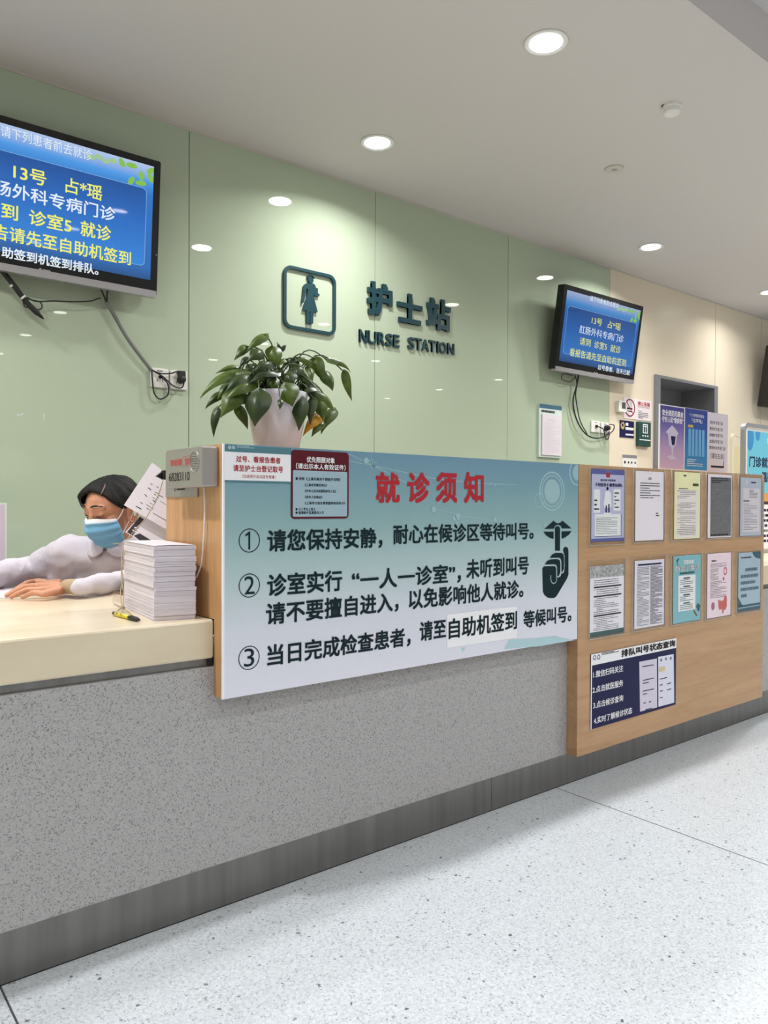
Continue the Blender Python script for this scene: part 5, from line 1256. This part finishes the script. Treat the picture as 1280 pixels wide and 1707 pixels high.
# torso frame
tf = V((-0.66, -0.75, 0)).normalized(); tr = V((-tf.y, tf.x, 0)); tr = -tr if tr.y < 0 else tr     # her right, away from the camera
NB = at(193, 903, 1, 2.69)
hips = V((NB.x + 0.06, NB.y + 0.26, 0.52))
shR = NB + tr * 0.165 + V((0, 0, -0.03)); shL = NB - tr * 0.165 + V((0, 0, -0.05))
elR = at(48, 952, 1, 3.0); elR.z = max(elR.z, 0.80)
wrR = at(-45, 962, 1, 2.8); wrR.z = ZD + 0.045
elL = at(248, 966, 1, 2.6); elL.z = ZD + 0.042
wrL = at(112, 977.5, 2, ZD + 0.034)
cuffL = at(131, 978.5, 2, ZD + 0.037)
# --- body: one continuous skin
B = MB()
B.ell(hp(-0.008, 0, 0.02), AX, (0.094, 0.074, 0.077)); B.ell(hp(0.03, 0, -0.035), AX, (0.062, 0.06, 0.08)); B.ell(hp(0.055, 0, -0.092), AX, (0.032, 0.034, 0.026))
B.ell(hp(0.045, 0, 0.012), AX, (0.046, 0.058, 0.05)); B.ell(hp(0.04, 0.04, -0.02), AX, (0.035, 0.022, 0.022)); B.ell(hp(0.04, -0.04, -0.02), AX, (0.035, 0.022, 0.022))
B.cap(hp(0.088, 0, 0.008), 0.007, hp(0.106, 0, -0.038), 0.012); B.ell(hp(0.1, 0, -0.04), AX, (0.014, 0.017, 0.01))
for s_ in (1, -1):
    B.cap(hp(0.083, 0.018 * s_, 0.028), 0.008, hp(0.07, 0.046 * s_, 0.029), 0.007); B.ell(hp(0.073, 0.031 * s_, 0.008), AX, (0.013, 0.016, 0.0105))
    e0 = hp(-0.005, 0.071 * s_, -0.020)
    pts = [e0 + u3 * (0.033 * math.cos(a)) + f3 * (0.017 * math.sin(a) - 0.008 - 0.008 * math.cos(a)) + l3 * s_ * (0.013 + 0.005 * math.cos(a) - 0.006 * math.sin(a)) for a in [2 * PI * i / 14 for i in range(14)]]
    for a, b in zip(pts, pts[1:] + pts[:1]): B.cap(a, 0.005, b, 0.005, 8)
    B.ell(e0 + f3 * -0.004 + l3 * s_ * 0.003, (f3, l3, u3), (0.016, 0.006, 0.03), 12, 10)
B.cap(hp(-0.02, 0, -0.04), 0.052, NB + V((0, 0, -0.01)), 0.056); B.cap(hp(0.01, 0, -0.08), 0.032, NB + tf * 0.03, 0.04)
B.ell(NB + (hips - NB) * 0.42 , (tr, tf, V((0, 0, 1))), (0.145, 0.09, 0.19)); B.ell(hips, (tr, tf, V((0, 0, 1))), (0.155, 0.11, 0.1))
B.cap(NB, 0.06, hips, 0.1)
for sh, el, wr in ((shR, elR, wrR), (shL, elL, wrL)):
    B.cap(NB + V((0, 0, -0.04)), 0.05, sh, 0.048); B.cap(sh, 0.045, el, 0.034); B.cap(el, 0.033, wr, 0.022, fl=0.85, fax=V((0, 0, 1)))
for s_ in (1, -1):
    hpj = hips + tr * (0.09 * s_); kn = hpj + tf * 0.3 + V((0, 0, -0.03)); kn.z = 0.47; an = V((kn.x - tf.x * 0.1, kn.y - tf.y * 0.1, 0.08))
    B.cap(hpj, 0.085, kn, 0.058); B.cap(kn, 0.056, an, 0.036); B.cap(an + V((0, 0, -0.042)), 0.036, an + tf * 0.15 + V((0, 0, -0.05)), 0.03)
def hand(wr, tips, kn, thumb, th=0.0085):
    for (k_, t_, r) in zip(kn, tips, (0.0088, 0.0095, 0.0092, 0.0080)):
        m1 = k_.lerp(t_, 0.45) + V((0, 0, 0.010)); m2 = k_.lerp(t_, 0.75) + V((0, 0, 0.006))
        B.cap(wr.lerp(k_, 0.1), 0.015, k_, 0.0115, 12); B.cap(k_, 0.0110, m1, r, 12); B.cap(m1, r, m2, r * 0.93, 12); B.cap(m2, r * 0.93, t_, r * 0.74, 12)
    a_, b_, c_ = thumb; B.cap(a_, 0.014, b_, 0.0105, 12); B.cap(b_, 0.0105, c_, 0.008, 12)
# left hand flat on the desk, fingers pointing to the picture's left
dz = lambda x, y, h: at(x, y, 2, ZD + h)
kn = [dz(62, 969, 0.026), dz(63, 976.5, 0.029), dz(66, 983.5, 0.027), dz(72, 990, 0.022)]
tp = [dz(22, 986, 0.008), dz(10.5, 992.5, 0.008), dz(19, 995, 0.008), dz(37, 996.5, 0.008)]
hand(wrL + V((0, 0, -0.006)), tp, kn, (dz(98, 972, 0.022), dz(82, 971, 0.014), dz(58, 971, 0.010)))
wv = (wrR - elR).normalized(); sv = wv.cross(V((0, 0, 1))).normalized()
k2 = [wrR + wv * 0.085 + sv * (0.028 - 0.019 * i) + V((0, 0, -0.012)) for i in range(4)]
t2_ = [k_ + wv * (0.075, 0.085, 0.08, 0.062)[i] + V((0, 0, -0.018)) for i, k_ in enumerate(k2)]
hand(wrR, t2_, k2, (wrR + wv * 0.03 + sv * 0.025, wrR + wv * 0.065 + sv * 0.05 + V((0, 0, -.01)), wrR + wv * 0.09 + sv * 0.055 + V((0, 0, -.018))))
body = add_mesh('body', remesh(B, 0.0032, 3), M_skin, nurse)
# --- uniform
Cc = MB()
Cc.ell(NB + (hips - NB) * 0.40, (tr, tf, V((0, 0, 1))), (0.195, 0.125, 0.2)); Cc.cap(shR + V((0, 0, -0.03)), 0.06, hips + tr * 0.12 + V((0, 0, 0.1)), 0.13); Cc.ell(hips + V((0, 0, 0.04)), (tr, tf, V((0, 0, 1))), (0.18, 0.135, 0.12))
Cc.cap(NB + V((0, 0, -0.055)), 0.075, hips, 0.13)
for sh, el, wr in ((shR, elR, wrR), (shL, elL, cuffL)):
    Cc.cap(NB + V((0, 0, -0.055)) - tf * 0.0, 0.062, sh + V((0, 0, -0.01)), 0.062); Cc.cap(sh + V((0, 0, -0.008)), 0.062, el, 0.044)
Cc.cap(elR, 0.054, elR.lerp(wrR, 0.9), 0.046); Cc.cap(elL, 0.04, cuffL, 0.03, fl=0.95, fax=V((0, 0, 1)))
me = remesh(Cc, 0.006, 6)
for v in me.vertices:      # soft creases of the cloth, stronger on the sleeves
    n_ = noise.noise(v.co * 13) * 0.009 + noise.noise(v.co * 31 + V((5, 2, 1))) * 0.004 + 0.007 * math.sin((v.co.x * 0.9 + v.co.z * 0.8) * 60 + 4 * noise.noise(v.co * 8))* max(0, noise.noise(v.co * 5))
    v.co += v.normal * n_
    if v.co.z < ZD + 0.004 and v.co.y < 2.8: v.co.z = ZD + 0.004
add_mesh('uniform', me, M_shirt, nurse)
# collar: two rounded flaps lying round the neck
nk = NB + V((0, 0, 0.006))
for s_ in (1, -1):
    vs = []; fs = []; n_ = 14
    for i in range(n_ + 1):
        a = math.radians(4 + 150 * i / n_)
        d_ = tf * math.cos(a) + tr * (math.sin(a) * s_)
        drop = 0.05 * (1 - 0.25 * (i / n_)); rin, rout = 0.062, 0.098
        e_ = min(1, (i + 0.6) / 3.0) ** 0.5
        for j, (r_, z_) in enumerate(((rin, 0.0), (rin + 0.01, 0.006), (rin + 0.02, -0.012 * e_), (rout - 0.004, -drop * e_), (rout - 0.006, -drop * e_ - 0.004))):
            ex = d_ * r_; vs.append(nk + ex + V((0, 0, z_ + 0.012 - 0.02 * max(0, math.cos(a)))))
    for i in range(n_):
        for j in range(4): fs.append([i * 5 + j, i * 5 + j + 1, (i + 1) * 5 + j + 1, (i + 1) * 5 + j])
    o = MB().add(vs, fs).build('collar', M_shirt, nurse, smooth=True)
    sm = o.modifiers.new('s', 'SOLIDIFY'); sm.thickness = 0.003
# wrist band and sleeve cuff
ax_ = (cuffL - wrL).normalized()
MB().cap(wrL.lerp(cuffL, 0.1), 0.0262, cuffL.lerp(elL, 0.0), 0.0272, 20, fl=0.9, fax=V((0, 0, 1))).build('wristband', M_band, nurse, smooth=True)
# --- hair: a cap over the skull with a side parting
def hair_r(az, z):
    return 1.0
vs = []; idx = {}; fs = []; na, ne = 72, 30
def hairline(az):      # lowest elevation (radians) of the hair at azimuth az (0 = face, + = her left, the side we see)
    d = abs(math.degrees(az))
    tab_l = [(0, 40), (18, 37), (34, 30), (50, 12), (62, -2), (72, -12), (82, -16), (90, 6), (104, 2), (114, -32), (140, -42), (180, -44)]
    tab_r = [(0, 40), (15, 32), (30, 14), (45, -8), (60, -20), (85, -22), (110, -34), (140, -42), (180, -44)]
    tb = tab_l if az >= 0 else tab_r
    for (a, b), (c, e) in zip(tb[:-1], tb[1:]):
        if a <= d <= c: return math.radians(b + (e - b) * (d - a) / (c - a))
    return math.radians(tb[-1][1])
rowv = []
for i in range(na):
    az = -PI + 2 * PI * i / na; lo = hairline(az); row = []
    for k in range(ne + 1):
        el_ = lo + (PI / 2 - lo) * k / ne
        dirv = V((math.cos(el_) * math.cos(az), math.cos(el_) * math.sin(az), math.sin(el_)))
        rad = 1 / math.sqrt((dirv.x / 0.103) ** 2 + (dirv.y / 0.083) ** 2 + (dirv.z / 0.080) ** 2)
        puff = 0.007 * min(1, k / 4) + (0.012 * math.exp(-((math.degrees(el_) - 28) / 22) ** 2) * math.exp(-((math.degrees(az) + 25) / 40) ** 2))
        part = -0.006 * math.exp(-((math.degrees(az) - 36) / 8) ** 2) * (1 if el_ > math.radians(20) else 0) * math.cos(el_)
        strand = (0.0014 * math.sin(az * 38 + 3 * math.sin(el_ * 5)) + 0.0025 * math.sin(az * 13 + 2.2 * el_)) * math.cos(el_)
        rad += puff + part + strand - (0.006 if k == 0 else 0)
        row.append(len(vs)); p_ = hp(-0.008, 0, 0.02); vs.append(p_ + f3 * dirv.x * rad + l3 * dirv.y * rad + u3 * dirv.z * rad)
    rowv.append(row)
for i in range(na):
    j = (i + 1) % na
    for k in range(ne): fs.append([rowv[i][k], rowv[j][k], rowv[j][k + 1], rowv[i][k + 1]])
o = MB().add(vs, fs).build('hair', M_hair, nurse, smooth=True)
sm = o.modifiers.new('s', 'SOLIDIFY'); sm.thickness = 0.012; sm.offset = -1
ptl = []
for k in range(9):
    el_ = math.radians(33 + 45 * k / 8); az = math.radians(30 + 26 * k / 8); d_ = V((math.cos(el_) * math.cos(az), math.cos(el_) * math.sin(az), math.sin(el_)))
    rad = 1 / math.sqrt((d_.x / 0.103) ** 2 + (d_.y / 0.083) ** 2 + (d_.z / 0.080) ** 2) + 0.0035; ptl.append(hp(-0.008, 0, 0.02) + f3 * d_.x * rad + l3 * d_.y * rad + u3 * d_.z * rad)
o = MB().tube(ptl, [0.0012] + [0.003] * 7 + [0.0008], 8).build('parting', mat('scalp', (120, 98, 88), rough=0.7), nurse, smooth=True)
# eyebrows, closed eyes
for s_ in (1, -1):
    MB().tube(catmull([hp(0.092, 0.012 * s_, 0.036), hp(0.088, 0.03 * s_, 0.041), hp(0.072, 0.05 * s_, 0.034)]), [0.002] * 3 + [0.0034] * 8 + [0.0018] * 6, 8).build('eyebrow', M_lash, nurse, smooth=True)
    MB().tube(catmull([hp(0.0835, 0.018 * s_, 0.004), hp(0.0865, 0.03 * s_, 0.0005), hp(0.0765, 0.046 * s_, 0.003)]), [0.0009] * 3 + [0.0014] * 8 + [0.001] * 6, 8).build('eyelashes', M_lash, nurse, smooth=True)
# mask
def mp_(a, t_):        # a = -1..1 across, t_ = 0 top .. 1 chin
    az = a * math.radians(78)
    u_ = -0.004 - 0.118 * t_ + (0.0 if abs(a) > .3 else 0) - 0.016 * (1 - t_) * abs(a) ** 1.5 + 0.022 * t_ * abs(a) ** 2
    fr_ = 0.098 + 0.022 * math.sin(PI * min(1, t_ * 1.25)) * (1 - min(1, abs(a) * 1.1)) - 0.02 * t_ * t_
    wd_ = 0.062 + 0.008 * math.sin(PI * t_) - (0.006 * (1 - t_) if a < 0 else 0)
    pl_ = 0.0034 * math.sin(t_ * PI * 7.5) * (1 - 0.5 * abs(a))
    nose_ = 0.012 * math.exp(-(a / 0.16) ** 2) * max(0, 1 - t_ * 1.6)
    cf = math.cos(az); sf = math.sin(az)
    return hp((fr_ + pl_ + nose_) * (0.22 + 0.78 * max(0, cf) ** 0.75), (wd_ + pl_ * 0.6 + 0.004) * (sf if abs(sf) < 1 else 1), u_)
nA, nT = 28, 26
def patch(t0, t1, off):
    vs = []; fs = []
    for i in range(nA + 1):
        for j in range(nT + 1):
            p_ = mp_(-1 + 2 * i / nA, t0 + (t1 - t0) * j / nT); vs.append(p_ + (p_ - hp(0.02, 0, -0.04)).normalized() * off)
    for i in range(nA):
        for j in range(nT): fs.append([i * (nT + 1) + j, (i + 1) * (nT + 1) + j, (i + 1) * (nT + 1) + j + 1, i * (nT + 1) + j + 1])
    return MB().add(vs, fs)
mk = patch(0.085, 1.0, 0.0).build('mask', M_mask, nurse, smooth=True); sm = mk.modifiers.new('s', 'SOLIDIFY'); sm.thickness = 0.002
x = patch(-0.02, 0.085, 0.0).build('mask_band', M_maskw, mk, smooth=True)
mb = MB()
mb.tube(catmull([mp_(1, 0.06), hp(0.03, 0.078, -0.006), hp(0.0, 0.079, 0.022), hp(-0.02, 0.079, 0.012)]), 0.0016, 8)
mb.tube(catmull([mp_(1, 0.72), hp(0.02, 0.075, -0.055), hp(-0.004, 0.079, -0.034), hp(-0.018, 0.079, -0.02)]), 0.0016, 8)
mb.build('ear_loop', M_maskw, mk, smooth=True)

bpy.data.objects.remove(_to); bpy.data.curves.remove(_tc)
